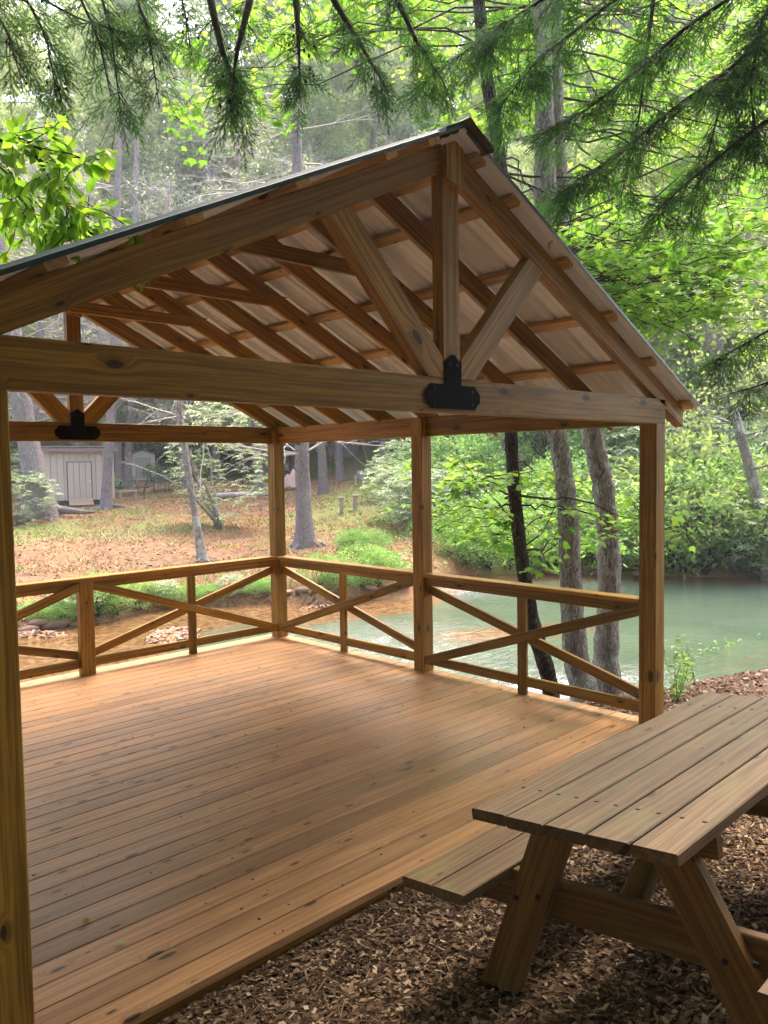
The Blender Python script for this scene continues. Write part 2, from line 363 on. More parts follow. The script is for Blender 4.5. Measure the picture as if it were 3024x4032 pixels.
# ------------------------------------------------------------------ board collector (chamfered boards with grain coordinates)
class Boards:
    def __init__(s): s.V = []; s.F = []; s.G = []; s.T = []; s.n = 0
    def add(s, p0, p1, wdir, w, th, ch=.004, tint=None, ends=None):
        """board from p0 to p1 (centre line of the section), wdir = direction of the wide side; ends = (shear0, shear1): how far the cut runs per metre of width"""
        p0 = np.array(p0, float); p1 = np.array(p1, float); L = np.linalg.norm(p1-p0); a = (p1-p0)/L
        wd = np.array(wdir, float); wd -= a*(wd@a); wd /= np.linalg.norm(wd); td = np.cross(a, wd)
        hw, ht, c = w/2, th/2, min(ch, w*.3, th*.3)
        prof = [(-hw+c, -ht), (hw-c, -ht), (hw, -ht+c), (hw, ht-c), (hw-c, ht), (-hw+c, ht), (-hw, ht-c), (-hw, -ht+c)]
        off = rng.uniform(-50, 50, 3); tn = rng.random() if tint is None else tint
        seg = [0.0, 1.0]
        e = ends or (0, 0)
        for k, u in enumerate(seg):
            for (q, r_) in prof:
                s.V.append(p0+a*(L*u+e[k]*q)+wd*q+td*r_); s.G.append((L*u+off[0], q+off[1], r_+off[2])); s.T.append(tn)
        b = s.n
        for j in range(8):
            s.F.append((b+j, b+(j+1) % 8, b+8+(j+1) % 8, b+8+j))
        s.F.append(tuple(b+7-j for j in range(8))); s.F.append(tuple(b+8+j for j in range(8)))
        s.n += 16; return s
    def build(s, name, mat, parent=None):
        return np_mesh(name, np.array(s.V), s.F, mat, parent, {'gr': ('FLOAT_VECTOR', np.array(s.G)), 'tint': ('FLOAT', np.array(s.T))})
def board(name, parent, p0, p1, wdir, w, th, mat='frame', **kw):
    return Boards().add(p0, p1, wdir, w, th, **kw).build(name, M[mat], parent)

# ------------------------------------------------------------------ pavilion
H, L1, L = 2.328, 2.419, 4.799
ZB, HB = 2.325, .187; ZT = ZB+HB
XL = -2*H; P = .14
pav = thing('pavilion', 'open timber pavilion with deck, green metal gable roof and cross-braced railings beside the river', 'pavilion', (-H, 2.47, 0))
pav_inv = Matrix.Translation((H, -2.47, 0))
def pp(o):                                             # mesh given in world coordinates, parented to the pavilion
    o.parent = pav; o.matrix_parent_inverse = pav_inv; return o
Zv = (0, 0, 1)
# deck boards run parallel to the front edge
dk = Boards(); y = -.15; W_ = .137; gap = .0075
while y < L+.14:
    tt_ = float(np.clip(rng.normal(.5, .22), 0, 1))
    x = XL-.17
    cuts = [x, rng.uniform(-3.2, -1.2), .165] if rng.random() < .35 and y > .6 else [x, .165]
    for a, b in zip(cuts[:-1], cuts[1:]):
        dk.add((a+.001, y+W_/2, -.019), (b-.001, y+W_/2, -.019), (0, 1, 0), W_, .038, .002, tt_)
    y += W_+gap
pp(dk.build('deck', M['deck']))
rim = Boards(); rim.add((XL-.165, -.115, -.115), (.16, -.115, -.115), Zv, .15, .038); rim.add((.14, -.09, -.13), (.14, L+.12, -.13), Zv, .18, .038)
rim.add((XL-.165, L+.115, -.13), (.115, L+.115, -.13), Zv, .18, .038); rim.add((XL-.14, -.09, -.13), (XL-.14, L+.09, -.13), Zv, .18, .038)
pp(rim.build('deck_skirt', M['frame']))
for jx in np.arange(XL, .1, .406):
    pp(board('deck_joist', None, (jx, -.09, -.135), (jx, L+.09, -.135), Zv, .184, .038))
for px_ in (-H*2+.1, -3.1, -1.5, .02):
    for py_ in (1.6, 3.2, 4.7):
        pp(board('deck_pile', None, (px_, py_, -1.9), (px_, py_, -.05), (1, 0, 0), .14, .14))
# posts (lower full section and notched tongue)
def post(x0, y0, tx, ty, z0=0.0, front=False):
    b = Boards(); tn = float(rng.uniform(.35, .75))
    b.add((x0+P/2, y0+P/2, z0), (x0+P/2, y0+P/2, ZB), (1, 0, 0), P, P, .005, tn)
    if not front:
        b.add((x0+tx[0]+(tx[1]-tx[0])/2, y0+ty[0]+(ty[1]-ty[0])/2, ZB+.0005), (x0+tx[0]+(tx[1]-tx[0])/2, y0+ty[0]+(ty[1]-ty[0])/2, ZB+HB-.03), (1, 0, 0), tx[1]-tx[0], ty[1]-ty[0], .004, tn)
    return pp(b.build('post', M['frame']))
post(0, 0, (0, .06), (.08, .138), -.1); post(0, L1, (0, .062), (.001, .139)); post(0, L, (0, .062), (.001, .06))
post(XL-P, 0, (.078, .139), (.08, .138), -.12); post(XL-P, L1, (.078, .139), (.001, .139)); post(XL-P, L, (.078, .139), (.001, .06))
# beams
zc = ZB+HB/2
for y0 in (.0, L+.064):
    for k in (0, 1):
        pp(board('tie_beam', None, (XL-P, y0+.019+.0385*k, zc), (P, y0+.019+.0385*k, zc), Zv, HB, .038, tint=.35 if y0 < 1 else .25))
for sx in (0, 1):
    for k in (0, 1):
        xx = .0835+.0385*k if sx == 0 else XL-.0835-.0385*k
        pp(board('side_beam', None, (xx, .078, zc-.004), (xx, L1+.07, zc-.004), Zv, HB, .038)); pp(board('side_beam', None, (xx, L1+.0705, zc-.004), (xx, L+.063, zc-.004), Zv, HB, .038))
# rafters
SL = .476; RB0 = 2.517; DV = .155; ang = math.atan(SL)
def rafter(y, th, side, top_x, tint=None, name='rafter'):
    # vertical-section board: plumb cuts at both ends, bottom line z = RB0 - SL*x
    xe = .435
    z = lambda x: RB0-SL*x+DV/2
    def m_(x): return x if side > 0 else -2*H-x
    b = Boards(); p0 = (m_(top_x), y, z(top_x)); p1 = (m_(xe), y, z(xe))
    w = DV*math.cos(ang); a = np.array(p1)-np.array(p0); a /= np.linalg.norm(a)
    # plumb cut shear: moving along width direction by q shifts along by q*tan
    wd = np.array([0, 0, 1.0]); wd -= a*(wd@a); wd /= np.linalg.norm(wd)
    sh = -wd[0]/a[0]
    b.add(p0, p1, (0, 0, 1), w, th, .004, tint, (sh, sh)); return pp(b.build(name, M['frame']))
for side in (1, -1):
    for y0 in (.019, .0575):
        rafter(y0, .038, side, -H+.0705, tint=.3 if side < 0 else .5)
    for y0 in (L+.083, L+.1215):
        rafter(y0, .038, side, -H+.0705, tint=.3)
    for k in range(1, 8):
        rafter(.61*k+.019, .038, side, -H+.001)
for k in (2, 4, 6):                                    # collar ties
    zc_ = 3.385; xr = -(zc_-RB0)/SL
    pp(board('collar_tie', None, (xr+.14, .61*k-.0195, zc_), (-2*H-xr-.14, .61*k-.0195, zc_), Zv, .095, .036, ends=(-2.1, 2.1)))
# king posts, braces, scroll block, iron plate
def king(y0, back=False):
    sgn = 1
    for k in (0, 1):
        pp(board('king_post', None, (-H, y0+.019+.0385*k, ZT+.001), (-H, y0+.019+.0385*k, 3.72), (1, 0, 0), .14, .038, tint=.6))
    for side in (1, -1):
        q = lambda x, z: ((x if side > 0 else -2*H-x), z)
        b0 = np.array([-2.197, 2.559]); b1 = np.array([-1.543, 3.24]); d = (b1-b0)/np.linalg.norm(b1-b0)
        b0 = b0-d*.0
        V = [q(-2.252, 2.62), q(-2.252, 2.513), q(-2.135, 2.513), q(-1.471, 3.212), q(-1.612, 3.279)]
        yy0, yy1 = y0-.003, y0+.071
        pv = [(x, yy0, z) for x, z in V]+[(x, yy1, z) for x, z in V]; n = 5
        F = [tuple(range(n))[::1], tuple(n+i for i in reversed(range(n)))]+[(i, n+i, n+(i+1) % n, (i+1) % n) for i in range(n)]
        if side > 0: F = [tuple(reversed(f)) for f in F]
        D3 = np.array([d[0] if side > 0 else -d[0], 0, d[1]]); WD = np.cross(D3, (0, 1, 0))
        G = [((np.array(v)@D3)+side*7+y0, (np.array(v)@WD)+3*side, v[1]) for v in pv]
        o = np_mesh('diagonal_brace', pv, F, M['frame'], None, {'gr': ('FLOAT_VECTOR', np.array(G)), 'tint': ('FLOAT', np.full(len(pv), .75))}); pp(o)
    # scroll block with rounded foot, proud of the rafters
    pr = [(-.07, 0), (.07, 0), (.07, -.30)]; import math as _m
    prof = [(-.07, 3.80-.0), (-.07, 3.575)]
    for a in range(0, 91, 15): prof.append((-.07+.03*(1-_m.cos(R(a))), 3.575-.03*_m.sin(R(a))))
    prof += [(.02, 3.545), (.07, 3.535), (.07, 3.80)]
    # keep under the roof line
    prof[0] = (-.07, 3.735); prof[-1] = (.07, 3.735); prof.append((0, 3.768))
    yy0, yy1 = y0-.0385, y0-.0005
    pv = [(-H+x, yy0, z) for x, z in prof]+[(-H+x, yy1, z) for x, z in prof]; n = len(prof)
    F = [tuple(range(n)), tuple(n+i for i in reversed(range(n)))]+[(i, n+i, n+(i+1) % n, (i+1) % n) for i in range(n)]
    G = [(v[2]+y0, v[0], v[1]) for v in pv]
    pp(np_mesh('ridge_block', pv, F, M['frame'], None, {'gr': ('FLOAT_VECTOR', np.array(G)), 'tint': ('FLOAT', np.full(len(pv), .7))}))
    # iron T plate
    out = [(-.187, 2.345), (.187, 2.345), (.187, 2.357), (.200, 2.357), (.200, 2.372)]
    for a in range(-60, 61, 15): out.append((.205+.024*_m.cos(R(a))-.0, 2.4105+.040*_m.sin(R(a))))
    out += [(.200, 2.449), (.200, 2.464), (.187, 2.464), (.187, 2.476), (.067, 2.476), (.067, 2.600), (.054, 2.600), (.054, 2.610), (.040, 2.610), (.040, 2.618)]
    for a in range(20, 161, 20): out.append((.034*_m.cos(R(a)), 2.610+.030*_m.sin(R(a))))
    r_ = [(x, z) for x, z in out]
    left = [(-x, z) for x, z in reversed([p for p in out[2:26] if p[0] > .036])]
    out = out+left
    yy0, yy1 = y0-.009, y0-.0045
    n = len(out); pv = [(-H+x, yy0, z) for x, z in out]+[(-H+x, yy1, z) for x, z in out]
    F = [tuple(range(n)), tuple(n+i for i in reversed(range(n)))]+[(i, n+i, n+(i+1) % n, (i+1) % n) for i in range(n)]
    pl = pp(np_mesh('bracket_plate', pv, F, M['black_iron']))
    for (bx, bz) in ((-.16, 2.375), (-.16, 2.445), (.16, 2.375), (.16, 2.445), (-.03, 2.585), (.03, 2.585)):
        th = np.linspace(0, 2*np.pi, 7)[:-1]
        ring = [(-H+bx+.009*math.cos(a), yy0-.0005, bz+.009*math.sin(a)) for a in th]+[(-H+bx+.007*math.cos(a), yy0-.006, bz+.007*math.sin(a)) for a in th]
        F = [tuple(6+i for i in range(6))]+[(i, (i+1) % 6, 6+(i+1) % 6, 6+i) for i in range(6)]
        b_ = np_mesh('bolt', ring, F, M['bolt']); b_.parent = pl
king(0.0); king(L+.064)
# purlins
for side in (1, -1):
    for xu in (.40, -.20, -.755, -1.31, -1.865, -2.18):
        xc = xu+.04; zc_ = RB0+DV-SL*xc+.0215
        xm = xc if side > 0 else -2*H-xc
        pp(board('purlin', None, (xm, -.06, zc_), (xm, L+.20, zc_), (1, 0, -SL*side), .089, .037, mat='purlin'))
# roof sheets: ribs run down the slope
def roof_sheet(side):
    y0, y1 = -.10, L+.26; pat = [(0, 0), (.016, .027), (.040, .027), (.056, 0), (.095, 0), (.101, .005), (.113, .005), (.119, 0), (.157, 0), (.163, .005), (.175, .005), (.181, 0)]
    prof = []; yy = y0
    while yy < y1-.229:
        prof += [(yy+a, b) for a, b in pat]; yy += .2286
    prof += [(yy, 0), (yy+.016, .027), (yy+.040, .027), (yy+.056, 0)]
    ztop = RB0+DV+.0425
    xs = np.array([-H+.02, .57]); V = []; F = []; mi = []
    n = len(prof)
    for lay in (0, 1):
        for xx in xs:
            for (a, b) in prof: V.append((xx if side > 0 else -2*H-xx, a, ztop-SL*xx+b+.0015*lay))
    for lay in (0, 1):
        for i in range(n-1):
            a = lay*2*n+i; F.append((a, a+1, a+n+1, a+n)); mi.append(1-lay)
    for j in (0, 1):
        for i in range(n-1):
            a = j*n+i; F.append((a, a+1, a+2*n+1, a+2*n)); mi.append(0)
    for i in (0, n-1): F.append((i, i+n, i+3*n, i+2*n)); mi.append(0)
    return pp(np_mesh('roof_panel', V, F, [M['roof_green'], M['roof_white']], mat_idx=mi))
roof_sheet(1); roof_sheet(-1)
ztop = RB0+DV+.0425
capV = []; prof = [(-.20, -.022), (-.19, 0.0), (-.07, .004), (0, .012), (.07, .004), (.19, 0), (.20, -.022)]
zr = lambda dx: ztop-SL*(-H)-SL*abs(dx)+.024
for yy in (-.145, L+.28):
    for lay in (0, -.002):
        for dx, dz in prof: capV.append((-H+dx, yy, zr(dx)+dz+lay))
n = 7; F = []; mi = []
for i in range(n-1):
    F.append((i, i+1, 2*n+i+1, 2*n+i)); mi.append(0); F.append((n+i, n+i+1, 3*n+i+1, 3*n+i)); mi.append(1)
    F.append((i, i+1, n+i+1, n+i)); mi.append(0); F.append((2*n+i, 2*n+i+1, 3*n+i+1, 3*n+i)); mi.append(0)
pp(np_mesh('ridge_cap', capV, F, [M['roof_green'], M['flash']], mat_idx=mi))
# gable trim strips under the sheet edge (left and right verge)
for side in (1, -1):
    a0 = np.array([-H if side > 0 else -H, -.104, ztop+SL*H+.002]); a1 = np.array([.57 if side > 0 else -2*H-.57, -.104, ztop-SL*.57+.002])
    pp(Boards().add(a0, a1, Zv, .02, .003, .001).build('verge_trim', M['roof_green']))

# railings -------------------------------------------------------------------------------
def rail_bay(A, B, inner, down_first, small=True, capw=.14, cap=True):
    """A,B: ends on the inner face line; inner: unit vector pointing outwards from the deck"""
    A = np.array([*A, 0.0]); B = np.array([*B, 0.0]); o_ = np.array([*inner, 0.0]); d = (B-A)/np.linalg.norm(B-A); Lb = np.linalg.norm(B-A)
    up = np.array([0, 0, 1.0]); e = .0008
    tn = float(rng.uniform(.3, .8))
    if cap: pp(board('top_rail', None, A+d*e+o_*capw/2+up*.961, B-d*e+o_*capw/2+up*.961, o_, capw, .038, tint=tn))
    pp(board('sub_rail', None, A+d*e+o_*.059+up*.9005, B-d*e+o_*.059+up*.9005, up, .083, .037))
    pp(board('bottom_rail', None, A+d*e+o_*.059+up*.120, B-d*e+o_*.059+up*.120, up, .089, .037))
    if small: pp(board('baluster', None, (A+B)/2+o_*.0585+up*.0005, (A+B)/2+o_*.0585+up*.8585, d, .089, .0395))
    a, b = (A, B) if down_first else (B, A)            # front diagonal: high at a, low at b
    hi, lo = .893, .121; sgn = 1 if down_first else -1
    v = (b+up*lo)-(a+up*hi); Lv = np.linalg.norm(v); v /= Lv; w = up-v*(up@v); w /= np.linalg.norm(w); dd = d*sgn
    # shear for plumb cut
    sh = -(w@dd)/(v@dd)
    pp(board('rail_brace', None, a+dd*.002+up*hi+o_*.019, b-dd*.012+up*(lo+.002)+o_*.019, up, .086, .037, ends=(sh, 0)))
    lo2, hi2 = .200, .815
    v = (b+up*hi2)-(a+up*lo2); v /= np.linalg.norm(v); w = up-v*(up@v); w /= np.linalg.norm(w); sh2 = -(w@dd)/(v@dd)
    pp(board('rail_brace', None, a+dd*.002+up*lo2+o_*.0985, b-dd*.002+up*hi2+o_*.0985, up, .086, .037, ends=(sh2, sh2)))
E_ = P
# right side: near-end pieces go low at the far post, high at the near post
rail_bay((0, L1+P), (0, L), (1, 0), True); rail_bay((0, P), (0, L1), (1, 0), True)
rail_bay((XL, L1+P), (XL, L), (-1, 0), True); rail_bay((XL, P), (XL, L1), (-1, 0), True)
# back side with a middle post
rail_bay((-2.255, L), (0, L), (0, 1), True, cap=False); rail_bay((XL, L), (-2.40, L), (0, 1), False, small=True, cap=False)
pp(board('top_rail', None, (XL+.001, L+.07, .961), (-.001, L+.07, .961), (0, 1, 0), .14, .038))
pp(board('rail_post', None, (-2.3275, L+.046, 0.0005), (-2.3275, L+.046, .9415), (1, 0, 0), .1405, .089))

# ------------------------------------------------------------------ picnic table
a_, b_, c_ = R(1.229), R(.435), R(-6.639)
TM = Matrix.Translation((-3.639, -1.197, .891)) @ Matrix.Rotation(a_, 4, 'Z') @ Matrix.Rotation(b_, 4, 'Y') @ Matrix.Rotation(c_, 4, 'X')
tab = thing('picnic_table', 'weathered brown wooden picnic table with attached benches on the mulch beside the deck', 'picnic table')
tab.matrix_world = TM @ Matrix.Translation((.94, -.36, -.736))
TL = 1.882
def tp(u, w, z): return (u-.94, -w+.36, z+.736)
def tboards(name, lst, mat='table'):
    b = Boards()
    for (p0, p1, wd, w, th, kw) in lst: b.add(tp(*p0), tp(*p1), wd, w, th, **kw)
    return b.build(name, M[mat], tab)
tboards('tabletop', [((rng.uniform(-.004, .004), k*.1455+.0700, -.019), (TL+rng.uniform(-.004, .004), k*.1455+.0700, -.019), (0, 1, 0), .1375, .038, dict(ch=.004)) for k in range(5)])
for wb in (-.355, .897):
    tboards('bench_seat', [((-.005, wb+k*.148+.07, -.325), (TL, wb+k*.148+.07, -.325), (0, 1, 0), .138, .038, dict(ch=.004)) for k in (0, 1)])
def leg(u, w0t, w0b):
    # splayed plank leg, outline in the w-z plane
    zt, zb = -.0385, -.760; hw = .078
    V = [(w0t-hw, zt), (w0t+hw, zt), (w0b+hw, zb), (w0b-hw, zb)]
    pv = [tp(u, w, z) for w, z in V]+[tp(u+.038, w, z) for w, z in V]
    F = [(0, 1, 2, 3), (7, 6, 5, 4)]+[(i, 4+i, 4+(i+1) % 4, (i+1) % 4) for i in range(4)]
    d = np.array(pv[3])-np.array(pv[0]); d /= np.linalg.norm(d); wd = np.cross(d, (1, 0, 0)); of = rng.uniform(-9, 9, 3)
    G = [(np.array(v)@d+of[0], np.array(v)@wd+of[1], v[0]+of[2]) for v in pv]
    o = np_mesh('leg', pv, F, M['tleg'], tab, {'gr': ('FLOAT_VECTOR', np.array(G)), 'tint': ('FLOAT', np.full(8, rng.uniform(.45, .75)))})
    return o
for (u, s_) in ((.244, 1), (TL-.244-.038, -1)):
    leg(u, .19, -.155); leg(u, .535, .88)
    ub = u+.0385 if s_ > 0 else u-.0005-.038
    tboards('seat_support', [((ub+.019, -.33, -.39), (ub+.019, 1.17, -.39), Zv, .140, .037, {})], 'tleg')
    tboards('top_cleat', [((ub+.019, .02, -.0805), (ub+.019, .705, -.0805), Zv, .083, .037, {})], 'tleg')
    e0 = (ub+.045, .362, -.38); e1 = (TL/2-.06*s_, .362, -.05)
    tboards('centre_brace', [(e0, e1, (0, 1, 0), .089, .037, {})], 'tleg')
th = np.linspace(0, 2*np.pi, 9)[:-1]
def bolt_mesh(name, c, n, r, h, par, mat='bolt'):
    c = np.array(c, float); n = np.array(n, float); a = np.cross(n, (.3, .5, .81)); a /= np.linalg.norm(a); b = np.cross(n, a)
    V = [c+r*(a*math.cos(q)+b*math.sin(q)) for q in th]+[c+n*h+r*.75*(a*math.cos(q)+b*math.sin(q)) for q in th]
    F = [tuple(8+i for i in range(8))]+[(i, (i+1) % 8, 8+(i+1) % 8, 8+i) for i in range(8)]
    return np_mesh(name, V, F, M[mat], par)
for u in (.211+.045, TL-.256):
    for k in range(5):
        for q in (.035, .105): bolt_mesh('bolt', tp(u, k*.1455+q, -.0005), (0, 0, 1), .0085, .003, tab)
for (w, z) in ((-.035, -.40), (.06, -.375), (.71, -.40), (.80, -.38)):
    bolt_mesh('bolt', tp(.2435, w, z), (-1, 0, 0), .011, .006, tab)
# ------------------------------------------------------------------ mulch chips
def chips(name, pts, size, mat, zoff=.0, flat=.5):
    n = len(pts); l = rng.uniform(.4, 1.0, n)*size; w = l*rng.uniform(.25, .7, n); h = rng.uniform(.002, .005, n)
    base = np.array([(-.5, -.5, 0), (.5, -.4, 0), (.45, .5, 0), (-.5, .4, 0), (-.5, -.5, 1), (.5, -.4, 1), (.45, .5, 1), (-.5, .4, 1)])
    B = base[None]*np.stack([l, w, h], -1)[:, None]
    A = rng.uniform(0, 2*np.pi, n); tx = rng.normal(0, flat*.6, n); ty = rng.normal(0, flat*.6, n)
    ca, sa = np.cos(A), np.sin(A)
    x = B[..., 0]; y = B[..., 1]; z = B[..., 2]+x*np.sin(tx)[:, None]+y*np.sin(ty)[:, None]
    V = np.stack([x*ca[:, None]-y*sa[:, None], x*sa[:, None]+y*ca[:, None], z+zoff+rng.uniform(0, .012, n)[:, None]], -1)+pts[:, None]
    Fq = np.array([(4, 5, 6, 7), (0, 1, 5, 4), (1, 2, 6, 5), (2, 3, 7, 6), (3, 0, 4, 7)])
    F = (Fq[None]+(np.arange(n)*8)[:, None, None]).reshape(-1, 4)
    return np_mesh(name, V.reshape(-1, 3), [(4, F)], mat, attrs={'tint': ('FLOAT', np.repeat(rng.random(n), 8))})
m, t_, o_ = new_mat('wood_chips'); N = NT(t_)
tn = N.attr('tint').outputs['Fac']
c = N.ramp(tn, [(0, (.036, .020, .011)), (.35, (.095, .055, .029)), (.65, (.18, .105, .055)), (.88, (.31, .20, .11)), (1, (.52, .38, .24))])
N.bsdf(o_, c, .85, .2); M['chip'] = m
def scatter(n, xr, yr, ok):
    x = rng.uniform(*xr, n); y = rng.uniform(*yr, n); k = ok(x, y); x, y = x[k], y[k]
    return np.stack([x, y, terrain(x, y)], -1)
pts = scatter(62000, (-5.2, 1.5), (-2.6, -.165), lambda x, y: (y < -.165))
tag(chips('mulch', pts, .034, M['chip'], -.002, .5), 'brown wood chip mulch covering the ground around the picnic table', 'mulch', kind='stuff')
def slivers(name, pts, lo, hi, mat):
    n = len(pts); A = rng.uniform(0, 6.28, n); l = rng.uniform(lo, hi, n); w = rng.uniform(.0022, .006, n); tl = rng.normal(0, .12, n)
    d = np.stack([np.cos(A), np.sin(A), tl], -1); s_ = np.stack([-np.sin(A), np.cos(A), np.zeros(n)], -1)*w[:, None]; u = np.array([0, 0, .004]); b = pts+np.array([0, 0, .010])+rng.uniform(0, .008, (n, 1))*u*100*.1
    e0 = b-d*l[:, None]/2; e1 = b+d*l[:, None]/2
    V = np.stack([e0-s_, e1-s_*.5, e1+s_*.5, e0+s_, e0+u, e1+u], 1).reshape(-1, 3); k = (np.arange(n)*6)[:, None]
    F = np.concatenate([k+np.array([[0, 1, 5, 4]]), k+np.array([[4, 5, 2, 3]])]); return np_mesh(name, V, [(4, F)], mat, attrs={'tint': ('FLOAT', np.repeat(rng.uniform(.3, 1, n), 6))})
pts = scatter(3000, (-5.2, 1.5), (-2.6, -.19), lambda x, y: (y < -.19))
tag(slivers('mulch_slivers', pts, .04, .13, M['chip']), 'pale shredded bark slivers and twigs lying on the mulch', 'mulch', kind='stuff')
pts = scatter(260, (-4.8, .1), (-.15, 4.7), lambda x, y: ((y < .5) | (rng.random(len(x)) < .45)))
pts[:, 2] = .001
tag(chips('deck_debris', pts, .016, M['chip'], .0, .1), 'tiny bits of bark and dirt dropped on the deck boards', 'debris', kind='stuff')
def okr(x, y):
    s, t = to_st(x, y); return (t < np.interp(s, NS, NTT)-.15) & ((x > .2) | (y < -.17))
m, t_, o_ = new_mat('fallen_leaf_litter'); N = NT(t_)
c = N.ramp(N.attr('tint').outputs['Fac'], [(0, (.08, .04, .028)), (.4, (.20, .105, .075)), (.75, (.36, .21, .15)), (1, (.50, .34, .24))]); N.bsdf(o_, c, .8, .2); M['litter'] = m
pts = scatter(16000, (.2, 8), (-2.5, 4), okr)
tag(chips('leaf_litter', pts, .06, M['litter'], .0, .9), 'brown fallen leaves strewn over the near river bank', 'leaf litter', kind='stuff')

# ------------------------------------------------------------------ plants: building blocks
def unit(v): v = np.asarray(v, float); return v/max(1e-9, np.linalg.norm(v))
def tube(paths, sides=7, rough=0.0):
    """paths: list of (points (n,3), radii (n,)); returns V, F"""
    V = []; F = []; nb = 0
    for P_, r in paths:
        P_ = np.asarray(P_, float); r = np.asarray(r, float); n = len(P_)
        T = np.gradient(P_, axis=0); T /= np.linalg.norm(T, axis=1)[:, None]+1e-9
        ref = np.array([1.0, .13, .07]) if abs(T[0] @ np.array([1., 0, 0])) < .8 else np.array([0, 1.0, .1])
        A = np.cross(T, ref); A /= np.linalg.norm(A, axis=1)[:, None]; B = np.cross(T, A)
        q = np.linspace(0, 2*np.pi, sides+1)[:-1]
        rr = r[:, None]*(1+rough*rng.normal(0, 1, (n, sides)))
        ring = P_[:, None]+A[:, None]*(np.cos(q)[None, :, None]*rr[..., None])+B[:, None]*(np.sin(q)[None, :, None]*rr[..., None])
        V.append(ring.reshape(-1, 3)); i = np.arange(n*sides).reshape(n, sides)+nb
        F.append(np.stack([i[:-1], np.roll(i[:-1], -1, 1), np.roll(i[1:], -1, 1), i[1:]], -1).reshape(-1, 4)); nb += n*sides
    return np.concatenate(V), np.concatenate(F)
def tubes(name, paths, mat, parent=None, sides=7, rough=0.0):
    V, F = tube(paths, sides, rough); return np_mesh(name, V, [(4, F)], mat, parent, smooth=True)
def wander(p0, d, L, n=8, bend=.15, droop=0.0, seed=None):
    p = np.array(p0, float); d = unit(d); out = [p.copy()]; st_ = L/n
    for i in range(n):
        d = unit(d+rng.normal(0, bend, 3)+np.array([0, 0, -droop])); p = p+d*st_; out.append(p.copy())
    return np.array(out)
LEAF = {
 'quad': (np.array([(0, 0, 0), (.5, .28, .07), (1, 0, 0), (.5, -.28, .07)]), [(0, 1, 2), (0, 2, 3)]),
 'oval': (np.array([(0, 0, 0), (.22, .20, .05), (.6, .24, .06), (1, 0, -.04), (.6, -.24, .06), (.22, -.20, .05), (.5, 0, 0)]), [(0, 6, 1), (1, 6, 2), (2, 6, 3), (3, 6, 4), (4, 6, 5), (5, 6, 0)]),
 'long': (np.array([(0, 0, 0), (.45, .13, .04), (1, 0, -.08), (.45, -.13, .04)]), [(0, 1, 2), (0, 2, 3)]),
 'maple': (np.array([(0.0, 0, 0), (.12, .30, .03), (.02, .52, 0), (.32, .42, .02), (.40, .62, -.02), (.55, .36, .02), (.62, .20, .03), (1.0, 0, -.06),
                     (.62, -.20, .03), (.55, -.36, .02), (.40, -.62, -.02), (.32, -.42, .02), (.02, -.52, 0), (.12, -.30, .03), (.38, 0, .05)]),
           [(14, i, i+1) for i in range(0, 13)]+[(14, 13, 0)]),
}
def leaves(name, Pn, X_, N_, size, kind, mat, parent=None, tint=None):
    """Pn positions, X_ leaf axis, N_ leaf normal"""
    T, F = LEAF[kind]; n = len(Pn)
    X_ = X_/(np.linalg.norm(X_, axis=1)[:, None]+1e-9); Y_ = np.cross(N_, X_); Y_ /= np.linalg.norm(Y_, axis=1)[:, None]+1e-9; Z_ = np.cross(X_, Y_)
    s = np.broadcast_to(size, (n,))[:, None, None]
    V = Pn[:, None]+s*(T[None, :, 0:1]*X_[:, None]+T[None, :, 1:2]*Y_[:, None]+T[None, :, 2:3]*Z_[:, None])
    k = len(T); Fa = (np.array(F)[None]+(np.arange(n)*k)[:, None, None]).reshape(-1, 3)
    if tint is None: tint = rng.random(n)
    return np_mesh(name, V.reshape(-1, 3), [(3, Fa)], mat, parent, {'tint': ('FLOAT', np.repeat(tint, k))})
def rnd_dirs(n, up=0.0):
    v = rng.normal(0, 1, (n, 3)); v[:, 2] += up; return v/np.linalg.norm(v, axis=1)[:, None]

